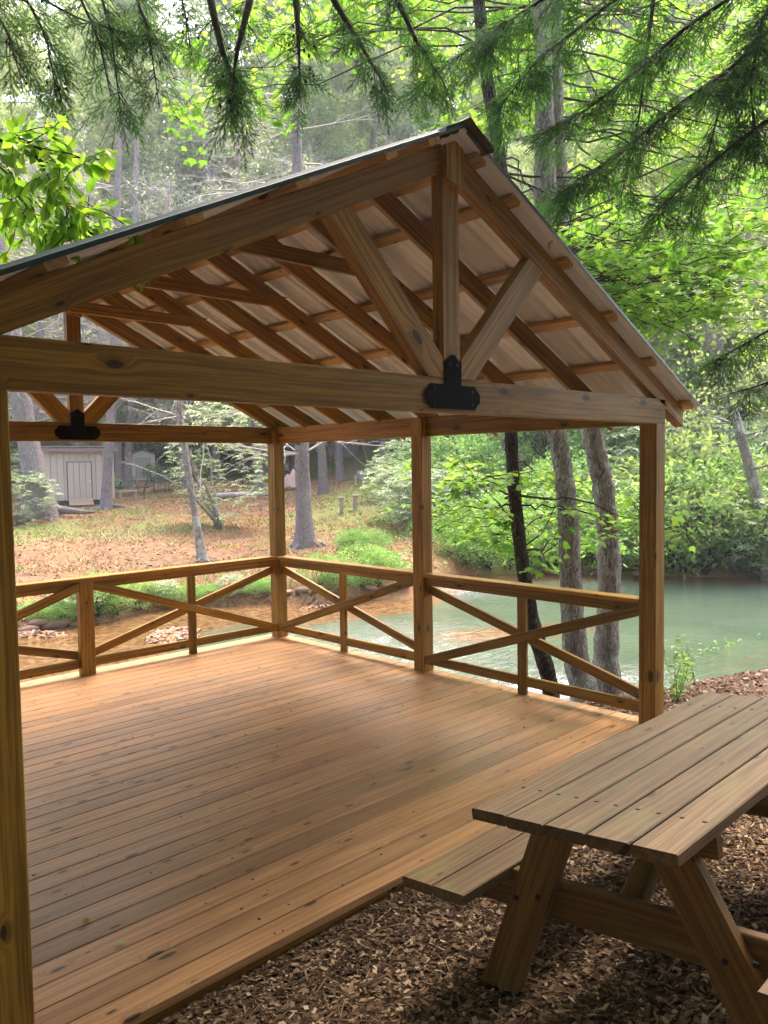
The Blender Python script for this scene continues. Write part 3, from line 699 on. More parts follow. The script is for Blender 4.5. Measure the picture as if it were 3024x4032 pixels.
# --- crown meshes (unit = metres), origin at the base of the trunk -----------------------
def crown_decid(name, mat, h, r, z0, nb, per, ls, kind='quad', dead=.0):
    """returns (paths, leaf arrays): limbs with leaf sprays along their outer half"""
    paths = []; P_ = []; X_ = []; N_ = []; T_ = []
    trunk = wander((0, 0, -.4), (0, 0, 1), h+.4, 14, .035); trunk[:, :2] -= trunk[0, :2]
    rad = np.linspace(.17+.006*h, .03, len(trunk)); rad[0] *= 1.5
    for i in range(nb):
        u = rng.uniform(z0/h, .97); k = u*(len(trunk)-1); a = trunk[int(k)]+(trunk[min(int(k)+1, len(trunk)-1)]-trunk[int(k)])*(k % 1)
        az = rng.uniform(0, 2*np.pi); el = rng.uniform(-.05, .7); Lb = r*(1-.75*abs(u-.5)**1.2*1.6)*rng.uniform(.55, 1.1)
        d = (math.cos(az)*math.cos(el), math.sin(az)*math.cos(el), math.sin(el))
        br = wander(a, d, Lb, 7, .16, .03); paths.append((br, np.linspace(.05, .008, len(br))))
        for j in range(3):
            q = br[rng.integers(2, 7)]; sub = wander(q, unit(br[-1]-br[0])+rng.normal(0, .6, 3), Lb*.5, 4, .2, .03)
            paths.append((sub, np.linspace(.02, .004, len(sub))))
            m_ = per//4; c = sub[rng.integers(1, 5, m_)]+rng.normal(0, .24, (m_, 3))*np.array([1, 1, .45])
            P_.append(c); X_.append(rnd_dirs(m_, -.3)); N_.append(rnd_dirs(m_, 1.3)); T_.append(np.clip(rng.normal(rng.uniform(.25, .75), .18, m_), 0, 1))
        m_ = per//4; c = br[rng.integers(4, 8, m_)]+rng.normal(0, .28, (m_, 3))*np.array([1, 1, .45])
        P_.append(c); X_.append(rnd_dirs(m_, -.3)); N_.append(rnd_dirs(m_, 1.3)); T_.append(np.clip(rng.normal(rng.uniform(.25, .75), .18, m_), 0, 1))
    P_ = np.concatenate(P_); n = len(P_)
    return trunk, rad, paths, P_, np.concatenate(X_), np.concatenate(N_), np.concatenate(T_)
def make_tree(name, label, cat, group, mat_leaf, mat_bark, h, r, z0, nb, per, ls, kind='quad', dead=False):
    t = thing(name, label, cat, group=group)
    tr, rad, paths, P_, X_, N_, T_ = crown_decid(name, None, h, r, z0, nb, per, ls)
    tubes('trunk', [(tr, rad)], mat_bark, t, 9, .03)
    if dead:
        ex = []
        for p, q in paths:
            for j in range(4):
                a = p[rng.integers(1, len(p))]; s_ = wander(a, unit(p[-1]-p[0])+rng.normal(0, .7, 3), rng.uniform(.5, 1.3), 5, .25, .06); ex.append((s_, np.linspace(.012, .004, 6)))
        tubes('branches', [(p, q*.75) for p, q in paths]+ex, M['deadtwig'], t, 4)
        k = rng.random(len(P_)) < .10
        leaves('crown', P_[k], X_[k], N_[k], ls*rng.uniform(.7, 1.2, k.sum()), kind, mat_leaf, t, T_[k])
    else:
        o = leaves('crown', P_, X_, N_, ls*rng.uniform(.7, 1.3, len(P_)), kind, mat_leaf, t, T_)
        tubes('branches', paths, mat_bark, t, 4)
    return t
def make_conifer(name, label, cat, group, h, r, z0, ls=.30, n=26000):
    t = thing(name, label, cat, group=group)
    tr = wander((0, 0, -.4), (0, 0, 1), h+.4, 12, .02); tr[:, :2] -= tr[0, :2]
    tubes('trunk', [(tr, np.linspace(.17+.006*h, .02, len(tr)))], M['bark_grey'], t, 9, .03)
    P_ = []; X_ = []; N_ = []; paths = []; nb = int(h*9)
    for i in range(nb):
        u = rng.uniform(z0/h, 1); a = tr[min(12, int(u*12))]*(1, 1, 0)+np.array([0, 0, u*h]); az = rng.uniform(0, 6.283)
        Lb = r*(1.08-u)**.7*rng.uniform(.6, 1.1); br = wander(a, (math.cos(az), math.sin(az), .05), Lb, 6, .08, .07); paths.append((br, np.linspace(.025, .004, 7)))
        m_ = max(8, int(n/nb)); k = rng.uniform(.5, 6, m_); i0 = k.astype(int).clip(0, 5); c = br[i0]+(br[i0+1]-br[i0])*(k-i0)[:, None]
        d = unit(br[-1]-br[0]); side = np.cross(d, (0, 0, 1)); w_ = rng.uniform(-1, 1, m_)*Lb*.22*(1.1-k/6.5)
        c = c+side[None]*w_[:, None]+rng.normal(0, .05, (m_, 3)); P_.append(c)
        X_.append(d[None]*.6+side[None]*np.sign(w_)[:, None]*.6+rng.normal(0, .3, (m_, 3))+np.array([0, 0, -.4])); N_.append(rnd_dirs(m_, 2))
    P_ = np.concatenate(P_); leaves('crown', P_, np.concatenate(X_), np.concatenate(N_), ls*rng.uniform(.6, 1.2, len(P_)), 'long', M['conifer'], t)
    tubes('branches', paths, M['twig'], t, 4)
    return t

# --- far wood ---------------------------------------------------------------------------
G_DEC = 'leafy trees of the wood beyond the river'; G_CON = 'dark conifers of the wood beyond the river'; G_DEAD = 'bare grey trees above the far bank'
L_DEC = 'pale green leafy tree in the wood covering the far slope'
protoD = [make_tree('woodland_tree', L_DEC, 'tree', G_DEC, M['decid'], M['bark_grey'], 21, 4.2, 3.5, 95, 300, .20),
          make_tree('woodland_tree', L_DEC, 'tree', G_DEC, M['decid2'], M['bark_grey'], 18, 4.0, 3.0, 90, 300, .19),
          make_tree('woodland_tree', L_DEC, 'tree', G_DEC, M['decid'], M['bark_grey'], 24, 4.6, 5.0, 105, 290, .21)]
protoC = [make_conifer('conifer_tree', 'dark green conifer in the wood covering the far slope', 'conifer', G_CON, 20, 3.4, 3.0),
          make_conifer('conifer_tree', 'dark green conifer in the wood covering the far slope', 'conifer', G_CON, 16, 2.8, 1.6)]
protoX = [make_tree('bare_tree', 'grey tree with bleached bare branches among the far leafy crowns', 'bare tree', G_DEAD, M['decid2'], M['bark_grey'], 19, 4.0, 5, 80, 160, .16, dead=True),
          make_tree('bare_tree', 'grey tree with bleached bare branches among the far leafy crowns', 'bare tree', G_DEAD, M['decid2'], M['bark_grey'], 17, 4.4, 4, 80, 160, .16, dead=True)]
used = set()
def place(proto, s, t, sc=1.0, rz=None, label=None, dz=0.0):
    o = proto if id(proto) not in used else copy_tree(proto)
    used.add(id(proto)); x, y = st2xy(s, t); z = float(terrain(x, y))
    o.location = (x, y, z+dz); o.rotation_euler = (rng.normal(0, .03), rng.normal(0, .03), rng.uniform(0, 6.28) if rz is None else rz)
    k = sc*rng.uniform(.92, 1.1); o.scale = (k, k, k)
    if label: o['label'] = label
    return o
for (px_, t, pr, sc) in [(-60, 58, 'C', 1), (40, 60, 'C', .9), (120, 62, 'C', 1.1), (215, 66, 'C', 1.1), (262, 68, 'C', 1.3), (352, 64, 'C', 1.2), (420, 62, 'C', 1), (470, 60, 'C', .9), (180, 64, 'C', 1.2), (320, 66, 'C', 1.2), (85, 62, 'C', 1.1), (520, 62, 'C', 1.0), (400, 70, 'C', 1.2),
                         (-100, 60, 'D', 1), (0, 56, 'D', 1), (95, 68, 'D', 1.2), (260, 74, 'D', 1.25), (380, 64, 'D', 1), (500, 70, 'D', 1.1), (590, 64, 'D', 1), (660, 74, 'D', 1.2),
                         (60, 36, 'X', .95), (170, 43, 'X', .9), (262, 46, 'X', .9), (400, 42, 'X', .95), (560, 40, 'X', 1.0), (740, 44, 'X', 1.0), (830, 52, 'X', 1.1), (920, 44, 'X', .95),
                         (640, 56, 'X', 1.1), (470, 50, 'X', 1.1), (350, 62, 'X', 1.2), (700, 38, 'X', .8), (130, 50, 'X', 1.05), (110, 50, 'D', .45), (200, 49, 'D', .42), (258, 54, 'D', .45), (350, 57, 'D', .5), (410, 52, 'D', .45), (460, 56, 'D', .5), (530, 54, 'D', .5), (300, 60, 'D', .55), (150, 58, 'D', .55), (590, 58, 'D', .5),
                         (450, 60, 'D', 1.3), (230, 62, 'D', 1.4), (120, 52, 'D', 1.4), (540, 58, 'D', 1.5), (330, 70, 'D', 1.6), (640, 66, 'D', 1.6), (30, 66, 'D', 1.6), (760, 60, 'D', 1.5), (840, 66, 'D', 1.7), (700, 82, 'D', 2.0), (900, 80, 'D', 1.9), (480, 66, 'D', 1.7), (610, 56, 'D', 1.4), (780, 90, 'D', 2.2), (430, 78, 'D', 1.8), (190, 80, 'D', 1.8), (300, 84, 'D', 1.9), (560, 80, 'D', 1.9), (720, 76, 'D', 1.8), (60, 84, 'D', 1.9), (-20, 40, 'D', .9), (580, 50, 'D', .9), (690, 62, 'D', 1.0), (-120, 44, 'D', .9),
                         (740, 68, 'D', 1.1), (820, 62, 'D', 1), (890, 72, 'D', 1.2), (960, 60, 'D', 1), (1030, 66, 'D', 1.1), (1100, 56, 'D', 1), (1180, 64, 'D', 1.1), (1260, 52, 'D', 1), (1330, 60, 'D', 1.1),
                         (1400, 50, 'D', 1), (1470, 58, 'D', 1.1), (1540, 48, 'D', 1), (1610, 55, 'D', 1.1), (1690, 46, 'D', 1), (1760, 55, 'D', 1.1), (1850, 50, 'D', 1), (1950, 50, 'D', 1.1),
                         (1000, 46, 'D', .9), (1150, 42, 'D', .85), (1240, 40, 'D', .8), (1370, 40, 'D', .85), (1450, 36, 'D', .8), (1550, 37, 'D', .8), (1630, 34, 'D', .75), (1740, 36, 'D', .8),
                         (1060, 36, 'D', .7), (1310, 33, 'D', .7), (1500, 30, 'D', .65), (1620, 28, 'D', .62), (1700, 30, 'D', .7), (1400, 29, 'D', .55),
                         (1130, 62, 'D', 1.7), (1230, 70, 'D', 1.9), (1340, 66, 'D', 1.8), (1450, 64, 'D', 1.8), (1560, 62, 'D', 1.8), (1660, 58, 'D', 1.7), (1180, 84, 'D', 2.2), (1400, 84, 'D', 2.2), (1600, 80, 'D', 2.2), (1020, 80, 'D', 2.1), (880, 80, 'C', 1.1), (1080, 78, 'C', 1.2), (1290, 74, 'C', 1.2), (1500, 70, 'C', 1.1), (1640, 66, 'C', 1.1), (760, 84, 'C', 1.3), (600, 84, 'C', 1.3),
                         (-200, 52, 'D', 1.1), (-300, 48, 'D', 1.1), (-260, 34, 'D', .9), (-180, 70, 'C', 1.2), (-400, 50, 'D', 1.2), (2050, 40, 'D', 1), (2150, 52, 'D', 1.1)]:
    s = (px_-829.5)/1720.7*t
    pro = {'C': protoC, 'D': protoD, 'X': protoX}[pr]
    place(pro[rng.integers(len(pro))], s, t, sc)

# --- the wood on this side, behind and beside the viewpoint: it shades the pavilion ------
for (s0, t0, pr, k) in [(-5, -3.5, 'D', .8), (1.5, -4.5, 'D', .85), (-1.5, -7.5, 'C', 1), (6, -3, 'D', .8), (-9, 1.5, 'D', .8), (9.5, 1, 'D', .8), (-6, -9, 'D', 1), (4, -10, 'D', 1), (10, -7, 'C', 1), (-12, -4, 'C', 1), (-14, 5, 'D', .9), (13, 5, 'D', .9), (-2, -14, 'D', 1.1), (8, -15, 'D', 1.1), (-11, -13, 'D', 1.1), (16, -2, 'D', 1), (-18, -1, 'D', 1), (15, -11, 'D', 1), (-3.5, -2.6, 'D', .62), (4, -2.2, 'D', .62), (-6.5, 2.6, 'D', .6), (7.5, 3.0, 'D', .55), (.5, -9, 'D', 1), (-8, -6, 'D', .9), (7.5, -6, 'D', .9), (-10, 7, 'D', .8), (11, 2.5, 'D', .8), (-3, -4.6, 'C', 1.15), (3, -4.6, 'C', 1.15), (0, -5.5, 'C', 1.25), (5.2, -2.6, 'C', .95), (-5.5, -1.5, 'C', .9), (6, -5, 'C', .9), (-7, -3, 'C', .8), (9, -3, 'C', .9), (-9, 4.5, 'C', .7), (10, 4, 'C', .7), (0, -3.2, 'D', .7), (2.5, -7, 'D', 1), (-4.5, -7, 'C', 1), (5.5, -1.2, 'D', .6), (8, .5, 'C', .7)]:
    o = place({'C': protoC, 'D': protoD}[pr][rng.integers(2)], s0, t0, k)
    o['label'] = 'tree of the near wood around the picnic ground, outside the photographed view'; o['group'] = 'near wood around the picnic ground'

# --- single trunks one can point to on the far side ------------------------------------
def lone_trunk(name, label, base, tops, w_px, mat, roots=True, tfix=None):
    """base = pixel of the foot; tops = pixels up the stem; w_px = stem width in view pixels at the foot"""
    q = ground_at(*base)
    if tfix: q = at(base[0], base[1], tfix); q[2] = float(terrain(q[0], q[1]))
    t = depth(q); r0 = w_at(w_px, t)/2
    t_ = thing(name, label, 'tree', tuple(q))
    pts = [q-np.array([0, 0, .4])]+[q]+[at(px, py, t) for px, py in tops]; pts = np.array(pts)-q
    k = np.linspace(0, len(pts)-1, 26); i = k.astype(int).clip(0, len(pts)-2); pts = pts[i]+(pts[i+1]-pts[i])*(k-i)[:, None]
    for _ in range(2): pts[1:-1] = (pts[:-2]+2*pts[1:-1]+pts[2:])/4
    Lt = pts[-1, 2]; u = np.clip(pts[:, 2]/max(Lt, .1), 0, 1)
    rad = r0*(.80-.38*u)+r0*.55*np.exp(-np.clip(pts[:, 2], 0, 9)/(.9*r0+.12)*.8)
    paths = [(pts, rad)]
    if roots:
        for a in np.arange(0, 6.28, 1.15):
            d = np.array([math.cos(a+rng.uniform(-.3, .3)), math.sin(a), -.28]); paths.append((wander((0, 0, r0*.7), d, r0*3.6, 6, .1, .04), np.linspace(r0*.42, r0*.08, 7)))
    tubes('trunk', paths, mat, t_, 14, .035)
    return t_, q, pts
def stub_branches(t_, pts, n, Lr, mat, z0=.15, leaf=None, per=20, ls=.14, kind='quad', droop=.02, up=.1):
    paths = []; P_ = []; 
    for i in range(n):
        k = rng.uniform(z0, .98)*(len(pts)-1); a = pts[int(k)]; az = rng.uniform(0, 6.28)
        br = wander(a, (math.cos(az), math.sin(az), up), rng.uniform(*Lr), 6, .14, droop); paths.append((br, np.linspace(.028, .005, 7)))
        for j in range(3): s_ = wander(br[rng.integers(2, 6)], unit(br[-1]-br[0])+rng.normal(0, .6, 3), rng.uniform(.3, .5)*Lr[1], 4, .2, droop); paths.append((s_, np.linspace(.012, .003, 5))); P_.append(s_)
        P_.append(br[3:])
    tubes('branches', paths, mat, t_, 4)
    if leaf is not None:
        Q = np.concatenate(P_); Q = Q[rng.integers(0, len(Q), n*per)]+rng.normal(0, .2, (n*per, 3)); m_ = len(Q)
        leaves('crown', Q, rnd_dirs(m_, -.3), rnd_dirs(m_, 1.3), ls*rng.uniform(.7, 1.3, m_), kind, leaf, t_)
t_, q, pts = lone_trunk('pine_tree', 'thick pale leaning trunk left of the wide shed, with spreading roots', (92, 1118), [(75, 1030), (48, 880), (25, 700), (5, 560), (-25, 380)], 62, M['bark_grey']); stub_branches(t_, pts, 26, (.8, 3), M['deadtwig'], .55)
t_, q, pts = lone_trunk('pine_tree', 'tall grey trunk standing at the right corner of the wide shed', (228, 1078), [(238, 900), (246, 760), (252, 560), (256, 300)], 26, M['bark_grey'], tfix=34.6); stub_branches(t_, pts, 22, (1, 3), M['deadtwig'], .5)
t_, q, pts = lone_trunk('pine_tree', 'straight grey trunk just left of the small gabled shed', (275, 1055), [(281, 900), (286, 760), (290, 560), (295, 300)], 20, M['bark_grey'], tfix=46); stub_branches(t_, pts, 22, (1, 3), M['deadtwig'], .5)
t_, q, pts = lone_trunk('slender_tree', 'slender lichen-spotted trunk leaning left on the river bank in front of the rhododendron', (438, 1213), [(424, 1130), (405, 1010), (386, 880), (355, 700), (320, 500)], 21, M['bark_near']); stub_branches(t_, pts, 14, (1, 3), M['deadtwig'], .6)
t_, q, pts = lone_trunk('oak_tree', 'big upright grey trunk seen between the corner post and the middle post', (660, 1180), [(655, 1080), (652, 960), (648, 760), (645, 520), (640, 240), (636, 60)], 42, M['bark_grey']); stub_branches(t_, pts, 70, (1.5, 5), M['deadtwig'], .42)
t_, q, pts = lone_trunk('oak_tree', 'grey trunk with a flared foot at the top of the lawn above the lawn chair', (727, 978), [(727, 930), (726, 800), (722, 600), (718, 300)], 22, M['bark_grey']); stub_branches(t_, pts, 26, (1.5, 4), M['bark_grey'], .25, M['decid'], 60)
t_, q, pts = lone_trunk('oak_tree', 'pale grey trunk behind the dark thin trunk', (1090, 1010), [(1087, 940), (1085, 800), (1080, 500), (1078, 200)], 20, M['bark_grey']); stub_branches(t_, pts, 26, (1.5, 4), M['bark_grey'], .25, M['decid'], 60)
t_, q, pts = lone_trunk('oak_tree', 'straight violet-grey trunk right of the roof slope', (1437, 930), [(1433, 780), (1430, 650), (1425, 450), (1420, 200)], 26, M['bark_grey']); stub_branches(t_, pts, 20, (1.5, 4), M['bark_grey'], .3, M['decid'], 60)
t_, q, pts = lone_trunk('oak_tree', 'pale grey trunk on the far slope near the right edge', (1555, 1000), [(1556, 900), (1552, 760), (1548, 560), (1545, 300)], 22, M['bark_grey']); stub_branches(t_, pts, 18, (1.5, 4), M['bark_grey'], .3, M['decid'], 60)
t_, q, pts = lone_trunk('oak_tree', 'thin grey trunk rising behind the roof apex at left', (1370, 900), [(1366, 650), (1362, 480), (1355, 250)], 16, M['bark_grey'], False)
t_, q, pts = lone_trunk('forked_tree', 'brown forked trunk leaning over the river at the right edge', (1668, 1158), [(1640, 1080), (1605, 960), (1580, 870), (1545, 760), (1522, 700), (1505, 640), (1480, 560)], 34, M['bark_near'], False, tfix=20.0)
fk = at(1545, 760, depth(q))-q
tubes('limb', [(np.array([fk, at(1568, 700, depth(q))-q, at(1590, 640, depth(q))-q, at(1600, 560, depth(q))-q, at(1640, 430, depth(q))-q]), np.array([.14, .12, .10, .08, .05]))], M['bark_near'], t_, 9, .03)
stub_branches(t_, pts, 26, (1, 2.6), M['bark_near'], .35, M['decid'], 90, .13)
for i, (bx, by, tx) in enumerate([(150, 1010, 160), (325, 1000, 335), (372, 1010, 378), (195, 1000, 200), (300, 985, 302), (418, 990, 412), (560, 960, 570), (505, 960, 512)]):
    t_, q, pts = lone_trunk('thin_tree', 'thin dark trunk in the gloom behind the sheds', (bx, by), [(tx, 850), (tx+3, 650), (tx+5, 400)], [12, 9, 8, 10, 7, 9, 10, 9][i], M['bark_grey'] if i % 2 else M['bark_dark'], False); t_['group'] = 'trunks behind the sheds'

# --- shrubs on the far bank -------------------------------------------------------------
def make_shrub(name, label, cat, group, mat, r, h, n, ls, kind='quad', stems=7, whorl=False, lean=.0):
    t = thing(name, label, cat, group=group); paths = []; P_ = []; X_ = []; N_ = []; T_ = []
    for i in range(stems):
        az = rng.uniform(0, 6.28); st_ = wander((rng.normal(0, .08), rng.normal(0, .08), -.1), (math.cos(az)*.55, math.sin(az)*.55, 1), h*rng.uniform(.6, 1), 6, .16, .0); paths.append((st_, np.linspace(.022*h**.7, .006, 7)))
        for j in range(4):
            s_ = wander(st_[rng.integers(2, 6)], (math.cos(az+rng.normal(0, 1)), math.sin(az+rng.normal(0, 1)), .5), r*rng.uniform(.3, .8), 4, .2); paths.append((s_, np.linspace(.012, .004, 5)))
    nc = int(n/ (9 if whorl else 22))
    for i in range(nc):
        d = rnd_dirs(1, .3)[0]; rr = rng.uniform(.45, 1)**.5; c = np.array([d[0]*r*rr, d[1]*r*rr, h*.52+d[2]*h*.5*rr])
        if c[2] < .05: c[2] = abs(c[2])*.4+.05
        m_ = 9 if whorl else 22; tn = rng.uniform(.15, .85)
        if whorl:
            az = np.linspace(0, 6.28, m_+1)[:-1]+rng.uniform(0, 1); X_.append(np.stack([np.cos(az), np.sin(az), rng.uniform(-.5, .35, m_)], -1)); N_.append(np.stack([-np.cos(az)*.3, -np.sin(az)*.3, np.ones(m_)], -1)); P_.append(np.repeat(c[None], m_, 0))
        else: P_.append(c+rng.normal(0, .13*r**.5, (m_, 3))*np.array([1, 1, .6])); X_.append(rnd_dirs(m_, -.2)+unit(d*[1, 1, .2])*.5); N_.append(rnd_dirs(m_, 1.2))
        T_.append(np.clip(rng.normal(tn, .15, m_), 0, 1))
    P_ = np.concatenate(P_); leaves('foliage', P_, np.concatenate(X_), np.concatenate(N_), ls*rng.uniform(.7, 1.25, len(P_)), kind, mat, t, np.concatenate(T_)); tubes('stems', paths, M['twig'] if not whorl else M['bark_near'], t, 5)
    return t
SH = [make_shrub('bank_shrub', 'x', 'shrub', 'shrubs along the far river bank', M['shrub'], 1.3, 1.9, 5200, .10),
      make_shrub('bank_shrub', 'x', 'shrub', 'shrubs along the far river bank', M['shrub'], 1.7, 1.3, 6000, .085),
      make_shrub('bank_shrub', 'x', 'shrub', 'shrubs along the far river bank', M['rhodo'], 1.5, 2.0, 2600, .17, 'long', whorl=True),
      make_shrub('bank_shrub', 'x', 'shrub', 'shrubs along the far river bank', M['decid'], 1.4, 2.2, 2400, .15, 'oval'),
      make_shrub('bank_shrub', 'x', 'shrub', 'shrubs along the far river bank', M['shrub'], 1.6, 2.4, 3000, .12, 'quad')]
GW = make_shrub('rhododendron', 'open grey-green rhododendron with arching stems between the leaning trunk and the corner post', 'rhododendron', None, M['rhodo'], 1.75, 4.4, 3800, .19, 'long', stems=9, whorl=True)
q = ground_at(482, 1142); GW.location = (q[0], q[1], q[2]); GW.scale = (1.05, 1.05, 1.05)
def put(proto, px_, py_, sc, label, dz=0, sq=1.0, group=None):
    if group == 'shrubs along the right of the far bank' and py_ < 1200 and rng.random() < .45: proto = SH[2]
    if proto is SH[0] or proto is SH[1]: proto = SH[[0, 3, 4, 1][rng.integers(4)]]
    o = proto if id(proto) not in used else copy_tree(proto); used.add(id(proto)); q = ground_at(px_, py_)
    if group == 'clumps at the left water edge': sc *= .72
    if group == 'shrubs along the right of the far bank': sc *= rng.uniform(.6, 1.15)
    o.location = (q[0], q[1], q[2]+dz); o.scale = (sc, sc, sc*sq); o.rotation_euler = (0, 0, rng.uniform(0, 6.28)); o['label'] = label
    if group: o['group'] = group
    return o
gs = 'grey-green rhododendron thicket left of the leaning pale trunk'
for (a, b, s_) in ((62, 1085, 1.3), (40, 1135, 1.0), (20, 1040, 1.2)): put(SH[2], a, b, s_, 'grey-green rhododendron at the far left edge beside the thick leaning trunk', group='rhododendrons at the far left edge')
Lb = 'lush green shrub overhanging the right-hand stretch of the far bank'
for (a, b, k, s_) in ((1010, 1215, 0, .8), (1055, 1222, 1, .85), (1100, 1222, 0, .8), (1195, 1225, 0, 1.0), (1300, 1228, 0, 1.1), (1345, 1228, 2, 1.0), (1385, 1230, 0, 1.0), 
                      (1475, 1232, 0, 1.2), (1520, 1234, 1, 1.1), (1610, 1238, 2, 1.1), (1650, 1238, 0, 1.2), (1700, 1238, 1, 1.2),
                      (1450, 1190, 2, 1.3), (1500, 1180, 0, 1.4), (1620, 1180, 0, 1.4), (1330, 1190, 0, 1.1), (1380, 1180, 2, 1.3), (1270, 1180, 1, 1.1), (1220, 1170, 0, 1.0), (1110, 1180, 1, 1.0),
                      (1480, 1130, 2, 1.6), (1560, 1110, 0, 1.6), (1640, 1120, 2, 1.7), (1350, 1120, 0, 1.3), (1290, 1110, 2, 1.2), (1150, 1130, 1, 1.0), (1430, 1080, 0, 1.5), (1520, 1050, 2, 1.7), (1610, 1040, 0, 1.7), (1350, 1060, 1, 1.4), (1700, 1060, 0, 1.7),
                      (1760, 1230, 0, 1.3), (1800, 1180, 2, 1.6), (1460, 1000, 0, 1.6), (1590, 980, 1, 1.8), (1660, 970, 0, 1.8), (1310, 1010, 2, 1.2)): put(SH[k], a, b, s_, Lb, group='shrubs along the right of the far bank')
for (a, b, s_) in ((875, 1120, 1.0), (915, 1150, 1.0), (950, 1140, 1.1), (990, 1110, 1.3), (850, 1075, .9), (895, 1060, 1.2), (960, 1050, 1.5), (1020, 1060, 1.4)): put(SH[0] if s_ > 1.25 else SH[2], a, b, s_, 'pale green shrub on the slope behind the middle post', group='shrubs on the slope behind the middle post')
for (a, b, s_) in ((742, 1270, .36), (780, 1266, .4), (820, 1262, .42), (690, 1264, .3), (785, 1195, .5), (768, 1200, .35)): put(SH[1], a, b, s_, 'low green bush on the far waterline between corner post and middle post', group='low bushes between the posts')
for (a, b, s_) in ((90, 1338, .38), (130, 1342, .42), (170, 1338, .48), (210, 1330, .5), (250, 1326, .45), (300, 1318, .42), (350, 1308, .40), (400, 1300, .38), (450, 1297, .36), (500, 1290, .36), (545, 1284, .34), (580, 1280, .32), (225, 1310, .4), (330, 1300, .36)): put(SH[int(a/10) % 3 if a > 160 else 0], a, b, s_, 'leafy green clump at the far water edge seen under the back rail', group='clumps at the left water edge')
for (a, b, s_) in ((940, 985, 1.2), (1060, 975, 1.2), (1180, 990, 1.3), (1000, 950, 1.5), (1140, 950, 1.5), (1250, 960, 1.5), (620, 955, .9), (850, 960, 1.2), (560, 1010, .8), (790, 958, 1.0), (680, 950, .9)): put(SH[0], a, b, s_, 'green undergrowth bush high on the far slope', group='bushes high on the far slope')
for (a, b, s_) in ((140, 1008, 2.0), (200, 1006, 1.8), (250, 1004, 2.0), (345, 1006, 1.6), (385, 1010, 2.0), (440, 1000, 2.0), (500, 990, 2.0), (560, 985, 2.0), (620, 975, 1.8)): put(SH[0], a, b, s_, 'tall undergrowth bush at the wood edge behind the sheds', group='undergrowth behind the sheds')
for (a, b, s_) in ((330, 1040, .5), (255, 1050, .6), (375, 1030, .6), (128, 1085, .5), (238, 1068, .4), (30, 1010, 1.3), (440, 1040, .7), (400, 1010, .9)): put(SH[1], a, b, s_, 'small green plant growing around the sheds', group='plants around the sheds')

# --- ground cover on the far bank and near edge ------------------------------------------
def blades(name, pts, hgt, mat, wid=.012, lean=.5, tint=None):
    n = len(pts); az = rng.uniform(0, 6.28, n); h = hgt*rng.uniform(.5, 1.3, n); l = rng.normal(0, lean, (n, 2))*h[:, None]
    side = np.stack([np.cos(az), np.sin(az), np.zeros(n)], -1)*wid*rng.uniform(.6, 1.4, n)[:, None]
    tip = pts+np.stack([l[:, 0], l[:, 1], h], -1); mid = pts+np.stack([l[:, 0]*.35, l[:, 1]*.35, h*.6], -1)
    V = np.stack([pts-side, pts+side, mid+side*.8, tip, mid-side*.8], 1).reshape(-1, 3)
    b = (np.arange(n)*5)[:, None]; F = np.concatenate([b+np.array([[0, 1, 2]]), b+np.array([[0, 2, 4]]), b+np.array([[4, 2, 3]])])
    return np_mesh(name, V, [(3, F)], mat, attrs={'tint': ('FLOAT', np.repeat(rng.random(n) if tint is None else tint, 5))})
def scat_st(n, sr_, tr_, ok, pw=1.0):
    s = rng.uniform(*sr_, n); t = tr_[0]+(tr_[1]-tr_[0])*rng.random(n)**pw; k = ok(s, t); s, t = s[k], t[k]
    x = CAM[0]+HR[0]*s+HF[0]*t; y = CAM[1]+HR[1]*s+HF[1]*t; return np.stack([x, y, terrain(x, y)], -1)
def far_ok(lo, hi): return lambda s, t: (t-np.interp(s, FS, FT) > lo) & (t-np.interp(s, FS, FT) < hi)
pts = scat_st(36000, (-16, 4), (14, 42), lambda s, t: far_ok(.5, 26)(s, t) & (fbm(s, t, 1.6, 31) > .42) & (s < 3), 1.2)
tag(blades('dry_grass', pts, .10, M['straw'], .012, 1.3), 'dry straw, pine needles and dead grass on the far slope', 'dry grass', kind='stuff')
pts = scat_st(60000, (-16, 22), (14, 46), lambda s, t: far_ok(.15, 30)(s, t) & ((fbm(s, t, 1.3, 41) > .60-.22*sstep(s, 0, 4)) | ((t-np.interp(s, FS, FT) < 1.6) & (fbm(s, t, .8, 43) > .42))), 1.3)
tag(blades('green_grass', pts, .13, M['grass'], .013, .8), 'green grass and weeds growing in patches on the far slope and bank', 'grass', kind='stuff')
def leafy(name, pts, ls, mat, lab, cat, per=6, h=.25):
    n = len(pts)*per; P_ = np.repeat(pts, per, 0)+np.stack([rng.normal(0, .09, n), rng.normal(0, .09, n), rng.uniform(.02, h, n)], -1)
    return tag(leaves(name, P_, rnd_dirs(n, 0), rnd_dirs(n, 1.3), ls*rng.uniform(.6, 1.3, n), 'quad', mat), lab, cat, kind='stuff')
pts = scat_st(9000, (-1, 24), (18, 50), lambda s, t: far_ok(.2, 28)(s, t) & (fbm(s, t, 1.5, 51) > .50-.25*sstep(s, 2, 7)), 1.2)
leafy('ground_cover', pts, .11, M['shrub'], 'leafy green ground cover over the right side of the far slope', 'ground cover', 7, .35)
